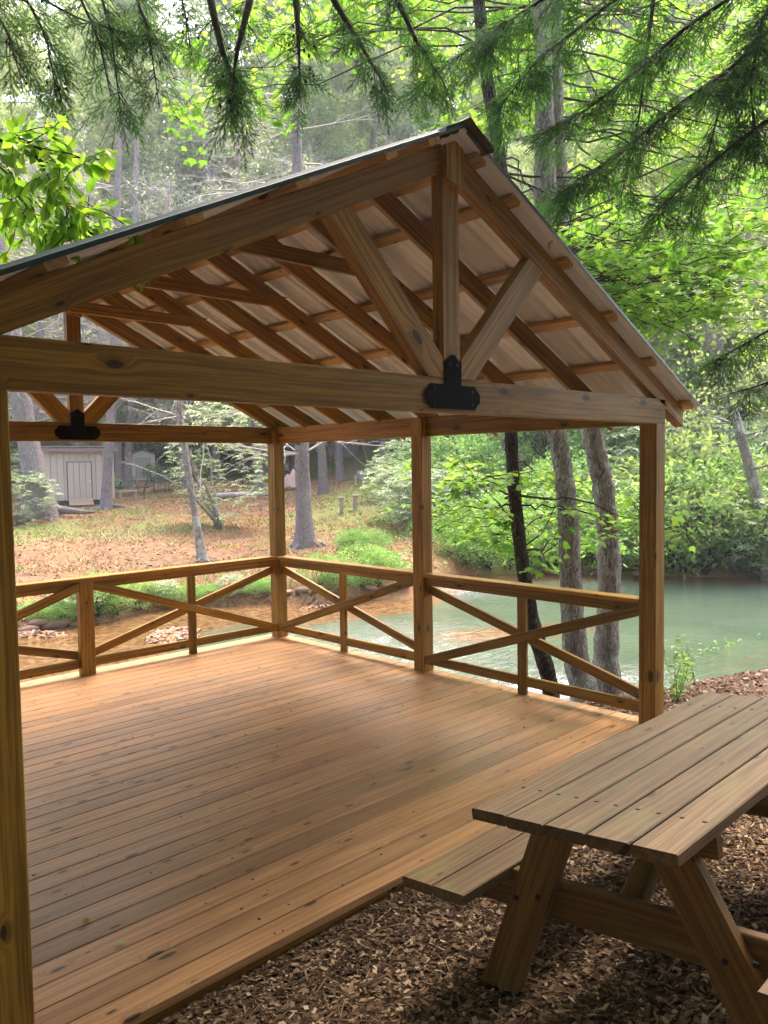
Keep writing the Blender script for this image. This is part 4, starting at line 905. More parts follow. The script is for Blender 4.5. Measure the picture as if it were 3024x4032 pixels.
# weeds at the near water edge on the right
pts = []
for (a, b) in ((1462, 1487), (1478, 1478), (1500, 1470), (1520, 1462), (1540, 1455), (1556, 1446), (1575, 1440), (1600, 1432), (1625, 1425), (1455, 1505), (1465, 1520), (1490, 1480), (1511, 1455), (1532, 1466)):
    pts.append((ground_at(a, b)))
for i, q in enumerate(pts):
    w_ = thing('weed', 'leafy weed sprig at the water edge behind the picnic table', 'weed', tuple(q), group='weeds along the near waterline'); paths = []; P_ = []; X_ = []
    for j in range(4):
        st_ = wander((rng.normal(0, .05), rng.normal(0, .05), -.02), (rng.normal(0, .3), rng.normal(0, .3), 1), rng.uniform(.25, .6), 6, .12); paths.append((st_, np.linspace(.004, .0015, 7)))
        for k in range(1, 7):
            for q_ in range(3): P_.append(st_[k]); X_.append(rng.normal(0, 1, 3)*(1, 1, .4))
    P_ = np.array(P_); leaves('foliage', P_, np.array(X_), rnd_dirs(len(P_), 2), .075*rng.uniform(.6, 1.2, len(P_)), 'long' if i % 2 else 'oval', M['shrub'], w_); tubes('stems', paths, M['twig'], w_, 4)

# ------------------------------------------------------------------ riverside trunks by the deck
def near_trunk(name, label, t, pxs, mat, sides=20, flare=.35, dome=None):
    """pxs = [(px, py, width_px)] from the foot upwards at depth t (t may be per-point)"""
    pts = []; rad = []
    for i, (a, b, w) in enumerate(pxs):
        tt_ = t if not isinstance(t, (list, tuple)) else t[i]
        pts.append(at(a, b, tt_)); rad.append(w_at(w, tt_)/2)
    pts = np.array(pts); rad = np.array(rad); base = pts[0].copy(); base[2] = float(terrain(base[0], base[1]))
    pts = np.concatenate([[base-np.array([0, 0, .3])], pts]); rad = np.concatenate([[rad[0]*1.25], rad])
    k = np.linspace(0, len(pts)-1, 60); i = k.astype(int).clip(0, len(pts)-2); f = (k-i)[:, None]
    P_ = pts[i]*(1-f)+pts[i+1]*f; r_ = rad[i]*(1-f[:, 0])+rad[i+1]*f[:, 0]
    for _ in range(3): P_[1:-1] = (P_[:-2]+2*P_[1:-1]+P_[2:])/4
    r_ = r_*(1+.05*np.sin(np.arange(60)*1.7)+rng.normal(0, .02, 60))
    o = thing(name, label, 'tree', tuple(base)); Pl = P_-base
    paths = [(Pl, r_)]
    for a in np.arange(0, 6.28, 1.3):
        d = np.array([math.cos(a), math.sin(a), -.45]); paths.append((wander((0, 0, rad[1]*.9), d, rad[1]*3.2, 6, .12, .05), np.linspace(rad[1]*.45, rad[1]*.1, 7)))
    tubes('trunk', paths, mat, o, sides, .03); return o, base, P_
mp, mb, mP = near_trunk('maple_tree', 'maple with a thin dark crooked trunk beside the deck and bright yellow-green leaves', 9.2,
    [(1192, 1492, 36), (1180, 1440, 35), (1158, 1380, 34), (1140, 1290, 31), (1128, 1220, 30), (1118, 1130, 28), (1108, 1030, 27), (1103, 930, 26), (1100, 700, 26), (1090, 460, 28), (1080, 330, 27), (1062, 240, 27), (1045, 120, 26), (1030, -40, 24), (1010, -300, 20)], M['bark_dark'])
t2, _, P2 = near_trunk('riverside_tree', 'thick mottled grey trunk rising right behind the right railing, left of its twin', 9.6,
    [(1265, 1492, 64), (1245, 1440, 56), (1237, 1340, 50), (1232, 1230, 46), (1228, 1120, 44), (1220, 1040, 42), (1208, 960, 40), (1196, 900, 40), (1180, 600, 42), (1178, 400, 46), (1176, 250, 40), (1172, 100, 36), (1160, -150, 30)], M['bark_near'])
t3, _, P3 = near_trunk('riverside_tree', 'thick furrowed trunk rising behind the right railing, right of its mottled twin', 9.9,
    [(1315, 1488, 66), (1308, 1430, 56), (1312, 1360, 50), (1318, 1250, 49), (1312, 1130, 48), (1303, 1050, 46), (1290, 990, 44), (1275, 920, 42), (1240, 700, 42), (1215, 500, 38), (1200, 300, 36), (1198, 100, 32), (1200, -150, 26)], M['bark_near'])

# ------------------------------------------------------------------ maple sprays
def spray_cloud(name, parent, base, boxes, mat, kind, ls, density, mat_tw, origin_pts, flat=.35, length=.8, lpt=18, droop=.04):
    """boxes: (px0,py0,px1,py1,t0,t1,weight) ; sprays of flat leaves with twigs; branches from origin points"""
    P_ = []; X_ = []; N_ = []; T_ = []; paths = []
    for (x0, y0, x1, y1, t0, t1, wgt) in boxes:
        n = int(density*wgt); lead = []
        for i in range(n):
            c = at(rng.uniform(x0, x1), rng.uniform(y0, y1), rng.uniform(t0, t1))-base
            az = rng.uniform(0, 6.28); st_ = wander(c, (math.cos(az), math.sin(az), rng.normal(0, .15)), length*rng.uniform(.6, 1.2), 7, .14, droop); paths.append((st_, np.linspace(.006, .002, 8)))
            tn = rng.uniform(.1, .9); lead.append(c)
            k = rng.uniform(.4, 7, lpt); i0 = k.astype(int).clip(0, 6); p = st_[i0]+(st_[i0+1]-st_[i0])*(k-i0)[:, None]
            d = unit(st_[-1]-st_[0]); side = np.cross(d, (0, 0, 1)); w_ = rng.choice([-1, 1], lpt)
            p = p+side[None]*(w_*rng.uniform(.02, .16, lpt))[:, None]+rng.normal(0, .025, (lpt, 3))
            P_.append(p); X_.append(d[None]*.5+side[None]*w_[:, None]+rng.normal(0, .25, (lpt, 3))+np.array([0, 0, -.25])); nn = rng.normal(0, flat, (lpt, 3)); nn[:, 2] += 1; N_.append(nn)
            T_.append(np.clip(rng.normal(tn, .2, lpt), 0, 1))
        # leading limbs
        for c in lead[::7]:
            o_ = origin_pts[np.argmin(np.linalg.norm(origin_pts-c, axis=1)+rng.uniform(0, 1, len(origin_pts)))]
            ll_ = np.linalg.norm(c-o_); kq = np.linspace(0, 1, 9)[:, None]; cv_ = o_*(1-kq)+c*kq+np.array([0, 0, 1.0])*(np.sin(kq*3.14)*ll_*rng.uniform(-.02, .12))+rng.normal(0, .035*ll_**.5, (9, 3))*np.sin(kq*3.14)
            paths.append((cv_, np.linspace(.016, .004, 9)))
    P_ = np.concatenate(P_); leaves('foliage', P_, np.concatenate(X_), np.concatenate(N_), ls*rng.uniform(.65, 1.2, len(P_)), kind, mat, parent, np.concatenate(T_))
    tubes('branches', paths, mat_tw, parent, 4)
spray_cloud('maple', mp, mb, [(945, 990, 1100, 1120, 8.8, 10.5, 1.1), (1000, 1110, 1120, 1180, 9.3, 10.6, .5), (1120, 1040, 1290, 1180, 10.5, 12, 1.2), (1200, 1100, 1240, 1150, 9.0, 9.4, .12), (1290, 1150, 1330, 1200, 10.5, 11.5, .2), (1370, 1100, 1450, 1130, 8.0, 8.6, .16),
    (1225, 480, 1400, 620, 8.3, 10, 1.6), (1300, 560, 1560, 700, 8.5, 10.5, 1.8), (1400, 470, 1659, 580, 8.3, 11, 1.5), (1350, 620, 1500, 700, 8.3, 9.4, .5), (1120, 400, 1300, 520, 10.5, 12, .5), (1540, 430, 1660, 560, 8, 11, .9)],
    M['maple'], 'maple', .10, 34, M['twig'], (mP-mb)[12:])
# overhead crowns of the riverside trees, seen behind the hemlock
spray_cloud('crown2', t2, np.array(t2.location), [(760, -120, 1130, 90, 10.5, 13, 2.4), (1050, -60, 1400, 250, 11, 14, 2.8), (930, 60, 1180, 260, 11, 13, 1.0), (560, -60, 800, 120, 10, 12, 1.3), (300, 60, 560, 270, 9, 11, .55)], M['maple'], 'maple', .10, 34, M['twig'], (P2-np.array(t2.location))[30:])
spray_cloud('crown3', t3, np.array(t3.location), [(1330, -100, 1720, 200, 10, 15, 3.6), (1300, 150, 1680, 460, 10.5, 15, 3.0), (1640, 300, 1900, 800, 9, 13, 2)], M['maple'], 'maple', .10, 30, M['twig'], (P3-np.array(t3.location))[28:])

# a leafy tree standing just left of the frame, its branch reaching in
lb = at(-260, 900, 4.6); lb[2] = float(terrain(lb[0], lb[1]))
lt = thing('leafy_tree', 'tree at the left edge with large oval yellow-green leaves hanging in above the roof', 'tree', tuple(lb))
tr = np.array([lb-[0, 0, .3], lb+[.02, 0, 1.5], lb+[0, .05, 3.0], lb+[.05, .1, 4.6], lb+[.1, .1, 6.5]])-lb; tubes('trunk', [(tr, np.array([.12, .10, .09, .07, .04]))], M['bark_near'], lt, 12, .03)
def leafy_branch(pix, n_side, parent, base, mat, ls, droop, tintc, lside=.35):
    P_ = []; X_ = []; N_ = []; T_ = []; paths = []
    for (pl, ts_, ns) in pix:
        st_ = np.array([at(a, b, t)-base for (a, b), t in zip(pl, ts_)]); k = np.linspace(0, len(st_)-1, 22); i = k.astype(int).clip(0, len(st_)-2); st_ = st_[i]+(st_[i+1]-st_[i])*(k-i)[:, None]
        for _ in range(2): st_[1:-1] = (st_[:-2]+2*st_[1:-1]+st_[2:])/4
        paths.append((st_, np.linspace(.009, .002, 22))); d = unit(st_[-1]-st_[0])
        for j in range(ns):
            a = st_[rng.integers(3, 22)]; s_ = wander(a, d*.6+rng.normal(0, .6, 3)+np.array([0, 0, -.12]), lside*rng.uniform(.4, 1.1), 6, .15, droop); paths.append((s_, np.linspace(.003, .0012, 7)))
            m_ = 10; kk = rng.uniform(.5, 6, m_); i0 = kk.astype(int).clip(0, 5); p = s_[i0]+(s_[i0+1]-s_[i0])*(kk-i0)[:, None]
            P_.append(p); dd = unit(s_[-1]-s_[0]); X_.append(dd[None]*.7+rng.normal(0, .5, (m_, 3))+np.array([0, 0, -.45])); nn = rng.normal(0, .55, (m_, 3)); nn[:, 2] += 1; N_.append(nn)
            T_.append(np.clip(rng.normal(tintc, .2, m_), 0, 1))
    P_ = np.concatenate(P_); leaves('foliage', P_, np.concatenate(X_), np.concatenate(N_), ls*rng.uniform(.6, 1.2, len(P_)), 'oval', mat, parent, np.concatenate(T_)); tubes('branches', paths, M['twig'], parent, 5)
leafy_branch([([(-260, 420), (-60, 330), (20, 285), (110, 335), (215, 345)], [4.4, 3.6, 3.4, 3.3, 3.2], 10), ([(-260, 420), (20, 285), (90, 350), (130, 430), (160, 470)], [4.4, 3.4, 3.3, 3.3, 3.3], 24),
              ([(-260, 470), (-60, 360), (40, 400), (110, 470), (190, 500)], [4.4, 3.8, 3.8, 3.7, 3.6], 30), ([(-260, 470), (-80, 440), (20, 470), (90, 500), (150, 500)], [4.6, 4.2, 4.2, 4.2, 4.2], 30),
              ([(-260, 420), (-100, 300), (-20, 340), (40, 400), (60, 460)], [4.5, 3.6, 3.5, 3.5, 3.5], 22)], 0, lt, lb, M['oval'], .075, .08, .35)

# ------------------------------------------------------------------ hemlocks overhead
def frond_template(L=.30, seed=0):
    """feathery flat frond: list of needles (base, dir, len) and the twig axis; x along, y sideways"""
    V = []; ax = []
    def needles(p0, p1, ln, step=.0056):
        d = p1-p0; Ld = np.linalg.norm(d); d = d/Ld; nrm = np.array([-d[1], d[0], 0])
        for k in np.arange(0, Ld, step):
            for sg in (1, -1):
                b = p0+d*k; v = unit(d*.55+nrm*sg+np.array([0, 0, rng.normal(0, .25)]))*ln*rng.uniform(.7, 1.1); w = d*.0024
                V.append((b-w, b+w, b+v))
        ax.append((p0, p1))
    tip = np.array([L, 0, 0.0]); needles(np.zeros(3), tip, .013)
    x = .03; sg = 1
    while x < L*.93:
        ll = (L-x)*.52*rng.uniform(.75, 1.1); a = np.array([x, 0, 0]); b = a+np.array([ll*.80, sg*ll*.62, rng.normal(0, .008)]); needles(a, b, .0125)
        if ll > .07:
            for f in (.35, .6):
                c = a+(b-a)*f; l2 = ll*.35; dd = unit(b-a); e = c+unit(dd*.7+np.array([dd[1], -dd[0], 0])*rng.choice([-1, 1])*.7)*l2; needles(c, e, .0115)
        x += rng.uniform(.024, .038); sg = -sg
    return np.array(V), ax
FR = [frond_template(.30), frond_template(.24), frond_template(.34)]
cone_me = None
def cone_mesh():
    th_ = np.linspace(0, 2*np.pi, 8)[:-1]; V = [(0, 0, 0)]; prof = [(.25, .10), (.55, .3), (.75, .55), (.62, .8), (.3, .97)]
    F = []
    for (r_, z_) in prof:
        for a in th_: V.append((r_*.0085*math.cos(a)*1.0, r_*.0085*math.sin(a), -z_*.021))
    V.append((0, 0, -.0215)); n = 7
    F += [(0, 1+(i+1) % n, 1+i) for i in range(n)]
    for j in range(len(prof)-1): F += [(1+j*n+i, 1+j*n+(i+1) % n, 1+(j+1)*n+(i+1) % n, 1+(j+1)*n+i) for i in range(n)]
    F += [(1+(len(prof)-1)*n+i, 1+(len(prof)-1)*n+(i+1) % n, len(V)-1) for i in range(n)]
    return V, F
def hemlock(label, base, boughs, cones, upper=None):
    t = thing('hemlock_tree', label, 'hemlock', tuple(base)); NV = []; TN = []; anchor = []; first = None
    b0 = np.array(base)
    tr = np.array([(0, 0, -.4), (.03, 0, 2), (0, .03, 4), (.05, .05, 7), (.05, .05, 10), (0, 0, 14)], float); tubes('trunk', [(tr, np.array([.3, .24, .22, .18, .13, .04]))], M['bark_dark'], t, 14, .03)
    for (pl, ts_, nf, sp, fs) in boughs:
        paths = []
        st_ = np.array([at(a, b, tt_)-b0 for (a, b), tt_ in zip(pl, ts_)]); zz = min(12., max(1.5, st_[0][2])); st_ = np.concatenate([[np.array([0, 0, zz+.3])], st_])
        n = 46; k = np.linspace(1, len(st_)-1, n); i = k.astype(int).clip(0, len(st_)-2); S = st_[i]+(st_[i+1]-st_[i])*(k-i)[:, None]
        for _ in range(4): S[1:-1] = (S[:-2]+2*S[1:-1]+S[2:])/4
        S = np.concatenate([[st_[0]], S]); r0 = .004+.0035*np.linalg.norm(S[-1]-S[0]); paths.append((S, np.linspace(r0, .0022, n+1)))
        V = []; T_ = []
        for j in range(int(nf*1.3)):
            u = rng.uniform(.02, 1)**.85; kk = 1+u*(n-1.01); i0 = int(kk); a = S[i0]+(S[min(i0+1, n)]-S[i0])*(kk-i0); d = unit(S[min(i0+2, n)]-S[max(1, i0-2)])
            side = unit(np.cross(d, (0, 0, 1))+1e-6)*rng.choice([-1, 1]); Ls = sp*(1.1-u*.75)*rng.uniform(.35, 1.0)
            sub = wander(a, d*.7+side*rng.uniform(.3, 1)+np.array([0, 0, rng.uniform(-.45, .15)]), Ls, 6, .12, .045); paths.append((sub, np.linspace(.0032, .0012, 7)))
            m_ = max(1, int(Ls/.12))
            for q in range(m_+1):
                f = (q+rng.uniform(.2, 1))/(m_+1)*6; f = min(f, 5.99) if q < m_ else 5.9; ii = int(f); p = sub[ii]+(sub[ii+1]-sub[ii])*(f-ii)
                dd = unit(sub[min(ii+1, 6)]-sub[ii]); nz = unit(np.array([0, 0, 1.0])-dd*dd[2]+rng.normal(0, .25, 3)); 
                if q < m_: dd = unit(dd*.6+unit(np.cross(dd, nz))*rng.choice([-1, 1])*.8+np.array([0, 0, -.12]))
                yv = unit(np.cross(nz, dd)); nz = np.cross(dd, yv); Tm, _ax = FR[rng.integers(3)]; sc = fs*rng.uniform(.5, .98)
                Q = p+sc*(Tm[..., 0:1]*dd+Tm[..., 1:2]*yv+Tm[..., 2:3]*nz); Q[..., 2] -= (Tm[..., 0]**2)*.7*sc*rng.uniform(.2, 1.3)
                V.append(Q); T_.append(np.full(len(Q)*3, np.clip(rng.normal(.35+.3*(q == m_), .22), 0, 1))); anchor.append((p+dd*.05))
        V = np.concatenate(V).reshape(-1, 3)
        o = tubes('bough', paths, M['twig'], t, 5)
        np_mesh('needles', V, [(3, np.arange(len(V)).reshape(-1, 3))], M['hemlock'], o, {'tint': ('FLOAT', np.concatenate(T_))})
    if upper is not None:                               # the rest of the tree's crown, above the frame
        U = []
        for (s0, t0, s1, t1, z0, z1, n_) in upper:
            ss0 = rng.uniform(s0, s1, n_); tt0 = rng.uniform(t0, t1, n_); x_ = CAM[0]+HR[0]*ss0+HF[0]*tt0; y_ = CAM[1]+HR[1]*ss0+HF[1]*tt0
            ly = np.round(rng.uniform(z0, z1, n_)/.8)*.8; U.append(np.stack([x_, y_, np.maximum(ly+rng.normal(0, .1, n_), 2.6+.85*np.maximum(tt0, 0)+1.2)], -1))
        U = np.concatenate(U)-b0; leaves('upper_crown', U, rnd_dirs(len(U), -.2), rnd_dirs(len(U), 2.5), .34*rng.uniform(.6, 1.2, len(U)), 'long', M['hemlock'], t)
    cv, cf = cone_mesh(); c0 = np_mesh('cone', cv, cf, M['cone'], t, smooth=True)
    # cones hang in small groups
    anchor = np.array(anchor); ctr = anchor[rng.integers(0, len(anchor), max(1, cones//7))]; cnt = 0
    while cnt < cones:
        c = ctr[rng.integers(len(ctr))]; dd_ = np.linalg.norm(anchor-c, axis=1); near = np.argsort(dd_)[:14]; p = anchor[rng.choice(near)]+rng.normal(0, .02, 3)
        o = c0 if cnt == 0 else c0.copy()
        if cnt: COL.objects.link(o); o.parent = t
        o.location = p+np.array([0, 0, -.012]); k = rng.uniform(.8, 1.25); o.scale = (k, k, k); cnt += 1
    return t
def gpos(a, b, t): q = at(a, b, t); q[2] = float(terrain(q[0], q[1])); return q
hemlock('hemlock whose dark needled boughs with small cones hang down across the upper left', gpos(-700, 1300, 3.6),
    [([(-150, -60), (60, 0), (100, 80), (120, 190)], [4.2, 4.0, 4.0, 4.0], 22, .30, .75),
     ([(-150, -120), (-20, 0), (20, 80), (45, 170)], [4.0, 3.8, 3.8, 3.7], 18, .30, .75),
     ([(-100, -260), (150, -60), (215, 90), (240, 210)], [4.6, 4.4, 4.3, 4.3], 24, .30, .75),
     ([(-100, -300), (200, -80), (238, 60), (262, 250)], [4.8, 4.3, 4.2, 4.1], 24, .28, .75),
     ([(0, -300), (260, -90), (320, 60), (345, 235)], [4.8, 4.4, 4.3, 4.2], 28, .30, .78),
     ([(100, -300), (380, -60), (400, 30), (415, 120)], [5.0, 4.6, 4.5, 4.5], 14, .28, .7),
     ([(-100, -200), (20, -40), (170, 40), (300, 80)], [4.4, 4.3, 4.3, 4.3], 20, .32, .75)], 60)
hemlock('hemlock overhead whose drooping boughs with cones hang down above the roof slope near the centre', gpos(560, 1300, -3.2),
    [([(440, -200), (455, 0), (480, 110), (500, 160), (515, 245)], [4.6, 4.3, 4.2, 4.2, 4.1], 36, .27, .75),
     ([(560, -220), (540, 0), (512, 110), (500, 200)], [4.6, 4.3, 4.2, 4.2], 16, .26, .7),
     ([(620, -240), (640, 0), (645, 80), (648, 200)], [4.8, 4.6, 4.5, 4.5], 34, .26, .72),
     ([(700, -260), (715, -10), (775, 90), (840, 200)], [4.9, 4.6, 4.5, 4.4], 30, .28, .75),
     ([(820, -260), (850, -20), (900, 90), (960, 180)], [5.0, 4.8, 4.7, 4.7], 38, .36, .8)], 95, [(-5, -4, 5.5, 3.6, 5.2, 9, 15000)])
hemlock('hemlock at right whose long boughs sweep down to the left over the river view', gpos(2500, 1300, 5.4),
    [([(1900, -60), (1659, 60), (1590, 140), (1460, 230), (1340, 330), (1255, 385), (1225, 405)], [5.4, 5.2, 5.2, 5.1, 5.0, 5.0, 5.0], 84, .50, .85),
     ([(1900, -200), (1600, -20), (1480, 60), (1380, 150), (1270, 235), (1170, 290)], [5.4, 5.2, 5.1, 5.0, 5.0, 5.0], 74, .50, .85),
     ([(1800, -300), (1400, -120), (1200, -20), (1060, 70), (900, 190)], [5.4, 5.1, 5.0, 5.0, 4.9], 84, .50, .9),
     ([(1800, -320), (1500, -120), (1300, 20), (1160, 130), (1080, 230)], [5.6, 5.3, 5.2, 5.2, 5.1], 62, .50, .9),
     ([(1900, 100), (1700, 230), (1600, 300), (1480, 400), (1400, 470)], [5.0, 4.9, 4.9, 4.8, 4.8], 44, .42, .85),
     ([(1900, 60), (1659, 120), (1560, 210), (1530, 330), (1490, 470)], [5.4, 5.4, 5.4, 5.3, 5.3], 44, .42, .85),
     ([(1900, 650), (1700, 690), (1640, 725), (1580, 760), (1550, 775)], [5.0, 4.9, 4.8, 4.8, 4.8], 26, .26, .75),
     ([(1900, 720), (1740, 790), (1660, 825), (1610, 842), (1575, 850)], [5.0, 4.9, 4.9, 4.8, 4.8], 18, .24, .75),
     ([(1900, -300), (1700, -60), (1640, 60), (1620, 200), (1640, 330)], [5.2, 5.0, 5.0, 5.0, 5.0], 50, .48, .9),
     ([(1700, -300), (1420, -60), (1400, 90), (1380, 260), (1340, 430)], [5.6, 5.5, 5.5, 5.4, 5.4], 38, .42, .85)], 98, [(2, -1, 9, 6.0, 6.5, 10.5, 9000)])

# ------------------------------------------------------------------ far yard: sheds, furniture, odds and ends
M['shedwall'] = plain('tan_painted_shed_siding', (.50, .425, .34), .7, .2, var=.06, sc=4)
M['shedtrim'] = plain('weathered_fascia_board', (.30, .22, .19), .7, .2)
M['resin'] = plain('grey_tan_resin', (.72, .67, .56), .6, .3, var=.05)
M['resindoor'] = plain('grey_brown_resin_door', (.55, .50, .43), .6, .3, var=.05)
M['greenmetal'] = plain('green_painted_slats', (.06, .12, .095), .5, .4)
M['concrete'] = plain('weathered_concrete', (.42, .36, .28), .85, .1, var=.3, sc=9)
M['white'] = plain('white_plastic', (.68, .66, .62), .5, .4, var=.05)
M['dark'] = plain('dark_rubber', (.03, .03, .035), .5, .4)
M['blue'] = plain('blue_plastic', (.05, .16, .42), .5, .4)
M['red'] = plain('red_paint', (.40, .05, .04), .5, .4)
M['yellow'] = plain('yellow_plastic', (.62, .50, .12), .5, .4)
M['pinktarp'] = plain('faded_pink_sheet', (.62, .40, .34), .8, .1, var=.1, sc=2)
M['ply'] = plain('tan_plywood_ramp', (.36, .26, .17), .8, .1)
M['gap'] = plain('dark_seam', (.06, .05, .04), .9, .1)
class Box:
    def __init__(s): s.V = []; s.F = []
    def box(s, c, d, rz=0.0, rx=0.0, ry=0.0):
        c = np.array(c, float); hx, hy, hz = np.array(d)/2; b = len(s.V); Rm = (Matrix.Rotation(rz, 3, 'Z') @ Matrix.Rotation(ry, 3, 'Y') @ Matrix.Rotation(rx, 3, 'X'))
        for z in (-hz, hz):
            for x, y in ((-hx, -hy), (hx, -hy), (hx, hy), (-hx, hy)): s.V.append(tuple(c+np.array(Rm @ Vector((x, y, z)))))
        s.F += [tuple(b+i for i in f) for f in ((3, 2, 1, 0), (4, 5, 6, 7), (0, 1, 5, 4), (1, 2, 6, 5), (2, 3, 7, 6), (3, 0, 4, 7))]; return s
    def poly(s, pts2, y0, y1):
        b = len(s.V); n = len(pts2); s.V += [(x, y0, z) for x, z in pts2]+[(x, y1, z) for x, z in pts2]
        s.F += [tuple(b+i for i in range(n)), tuple(b+n+i for i in reversed(range(n)))]+[(b+i, b+n+i, b+n+(i+1) % n, b+(i+1) % n) for i in range(n)]; return s
    def build(s, name, mat, parent=None, bev=0):
        o = np_mesh(name, s.V, s.F, M[mat] if isinstance(mat, str) else mat, parent)
        if bev: m_ = o.modifiers.new('bevel', 'BEVEL'); m_.width = bev; m_.segments = 1
        return o
def face_cam(q, extra=0.0):                                # rotation so that local -Y looks at the camera
    d = CAM-np.asarray(q); return math.atan2(d[1], d[0])+math.pi/2+extra
def stand(name, label, cat, px_, py_, extra=0.0, group=None, dz=0.0):
    q = ground_at(px_, py_); t = thing(name, label, cat, (q[0], q[1], q[2]+dz), face_cam(q, extra), group); return t, depth(q)
# wide shed
sh, t = stand('garden_shed', 'wide tan vertical-siding shed with a plank door and a low ramp', 'shed', 175, 1090, .10)
W_s = w_at(142, t); H_s = w_at(119, t); D_s = W_s*.8; pl_ = .20
b = Box(); nb = 11; bw = W_s/nb
for i in range(nb):
    x = -W_s/2+bw*(i+.5)
    b.box((x, .012 if i % 2 else 0, pl_+(H_s-pl_)/2), (bw-.022, .03, H_s-pl_))
for sx in (-1, 1): b.box((sx*(W_s/2-.02), D_s/2, pl_+(H_s-pl_)/2), (.03, D_s-.04, H_s-pl_))
b.box((0, .045, pl_+(H_s-pl_)/2), (W_s-.1, .02, H_s-pl_-.02)); b.box((0, D_s, pl_+(H_s-pl_)/2), (W_s-.1, .03, H_s-pl_-.1))
b.build('wall', 'shedwall', sh)
Box().box((0, D_s/2, .09), (W_s-.25, D_s-.2, .2)).build('floor_frame', 'dark', sh)
Box().box((0, D_s/2-.06, H_s+.03), (W_s+.30, D_s+.5, .05), rx=-.06).build('roof', 'shedtrim', sh)
Box().box((0, -.24, H_s-.02), (W_s+.32, .03, .16)).build('fascia', 'shedtrim', sh)
dx = (213-175)/142*W_s*.0; d0 = (149-174)/142*W_s; d1 = (197-174)/142*W_s; dw = abs(d1-d0); dc = (149+197)/2; dc = (dc-174)/142*W_s+.0
db = Box()
for i in range(4): db.box((dc-dw/2+dw/4*(i+.5), -.045, pl_+.06+(H_s*.66)/2), (dw/4-.014, .03, H_s*.66))
dr = db.build('door', 'shedwall', sh)
Box().box((dc, -.026, pl_+.06+H_s*.33), (dw+.05, .012, H_s*.66+.06)).build('door_gap', 'gap', sh)
Box().box((dc+dw/2-.07, -.075, pl_+H_s*.34), (.05, .04, .09)).build('handle', 'white', dr)
Box().box((dc, -.33, .14), (dw+.02, .62, .04), rx=.5).build('ramp', 'ply', sh)
# small gabled shed
s2, t = stand('plastic_shed', 'small gabled resin shed with a double door at the edge of the dark wood', 'shed', 310, 1037, -.06)
W2 = w_at(49, t); H2 = w_at(66, t); D2 = W2*.8; e = H2*.83
Box().poly([(-W2/2, 0), (W2/2, 0), (W2/2, e), (0, H2*.97), (-W2/2, e)], 0, .05).build('wall', 'resin', s2)
o = Box().box((-W2/2+.02, D2/2+.05, e/2), (.04, D2, e)).box((W2/2-.02, D2/2+.05, e/2), (.04, D2, e)).build('side_wall', 'resin', s2)
sl = math.atan2(H2*.97-e, W2/2)
rf = Box()
for sg in (1, -1): rf.box((sg*W2*.265, D2/2, (H2*.97+e)/2+.04), (W2*.60/math.cos(sl)*.95, D2+.22, .04), ry=sg*sl)
rf.build('roof', 'shedtrim', s2)
dd2 = Box(); dd2.box((-W2*.17, -.02, e*.47), (W2*.335, .03, e*.84)); dd2.box((W2*.17, -.02, e*.47), (W2*.335, .03, e*.84)); dr = dd2.build('door', 'resindoor', s2)
fr = Box(); fr.box((-W2*.38, -.015, e*.48), (W2*.07, .05, e*.9)); fr.box((W2*.38, -.015, e*.48), (W2*.07, .05, e*.9)); fr.box((0, -.015, e*.93), (W2*.83, .05, e*.05)); fr.box((0, -.03, .05), (W2*.83, .09, .06)); fr.build('door_frame', 'resin', s2)
gv = Box()
for i in range(5): gv.box((-W2*.28+i*W2*.14, -.037, e*.47), (.012, .008, e*.82))
gv.build('door_groove', 'gap', s2); Box().box((0, -.01, H2*.86), (.14, .03, .09)).build('vent', 'white', s2)
# green picnic bench table far away
def far_bench():
    g, t = stand('picnic_table', 'small dark green picnic table in front of the right corner of the wide shed', 'picnic table', 278, 1070, .45)
    b = Box()
    for k in range(4): b.box((0, -.25+.16*k, .74), (1.9, .145, .035))
    b.build('tabletop', 'greenmetal', g)
    for sg in (-1, 1): Box().box((0, sg*.68, .44), (1.9, .26, .035)).build('bench_seat', 'greenmetal', g)
    for sx in (-.7, .7):
        for sg in (-1, 1): Box().box((sx, sg*.42, .36), (.05, .09, .86), rx=-sg*.55).build('leg', 'greenmetal', g)
        Box().box((sx+.045, 0, .40), (.04, 1.45, .08)).build('seat_support', 'greenmetal', g)
far_bench()
g, t = stand('stone_bench', 'small pale stone bench at the crest of the slope', 'bench', 276, 1081, .15)
Box().box((0, 0, .43), (1.02, .36, .07)).build('seat', 'concrete', g, .01)
for sx in (-.34, .34): Box().box((sx, 0, .21), (.15, .28, .36)).box((sx, 0, .02), (.26, .32, .05)).build('leg', 'concrete', g, .01)
g, t = stand('white_table', 'long white-topped folding table behind the green slatted chairs', 'table', 366, 1058, .0)
Box().box((0, 0, .74), (1.7, .7, .04)).build('tabletop', 'white', g)
for sx in (-.65, .65):
    for sy in (-.25, .25): Box().box((sx, sy, .36), (.035, .035, .72)).build('leg', 'white', g)
def slat_chair(label, px_, py_, extra, mat='greenmetal', hgt=.95, group=None):
    g, t = stand('lawn_chair', label, 'chair', px_, py_, extra, group)
    b = Box()
    for k in range(6): b.box((0, -.20+.08*k, .42), (.50, .05, .015))
    b.build('seat', mat, g); b = Box()
    for k in range(7): b.box((0, .25+.018*k, .50+.068*k), (.48, .014, .042))
    b.build('backrest', mat, g); b = Box()
    for sx in (-.27, .27):
        Box().box((sx, -.22, .31), (.03, .03, .62)).build('leg', mat, g); Box().box((sx, .28, .46), (.03, .03, .96), rx=-.10).build('leg', mat, g)
        Box().box((sx, .02, .63), (.045, .54, .025)).build('armrest', mat, g)
    return g
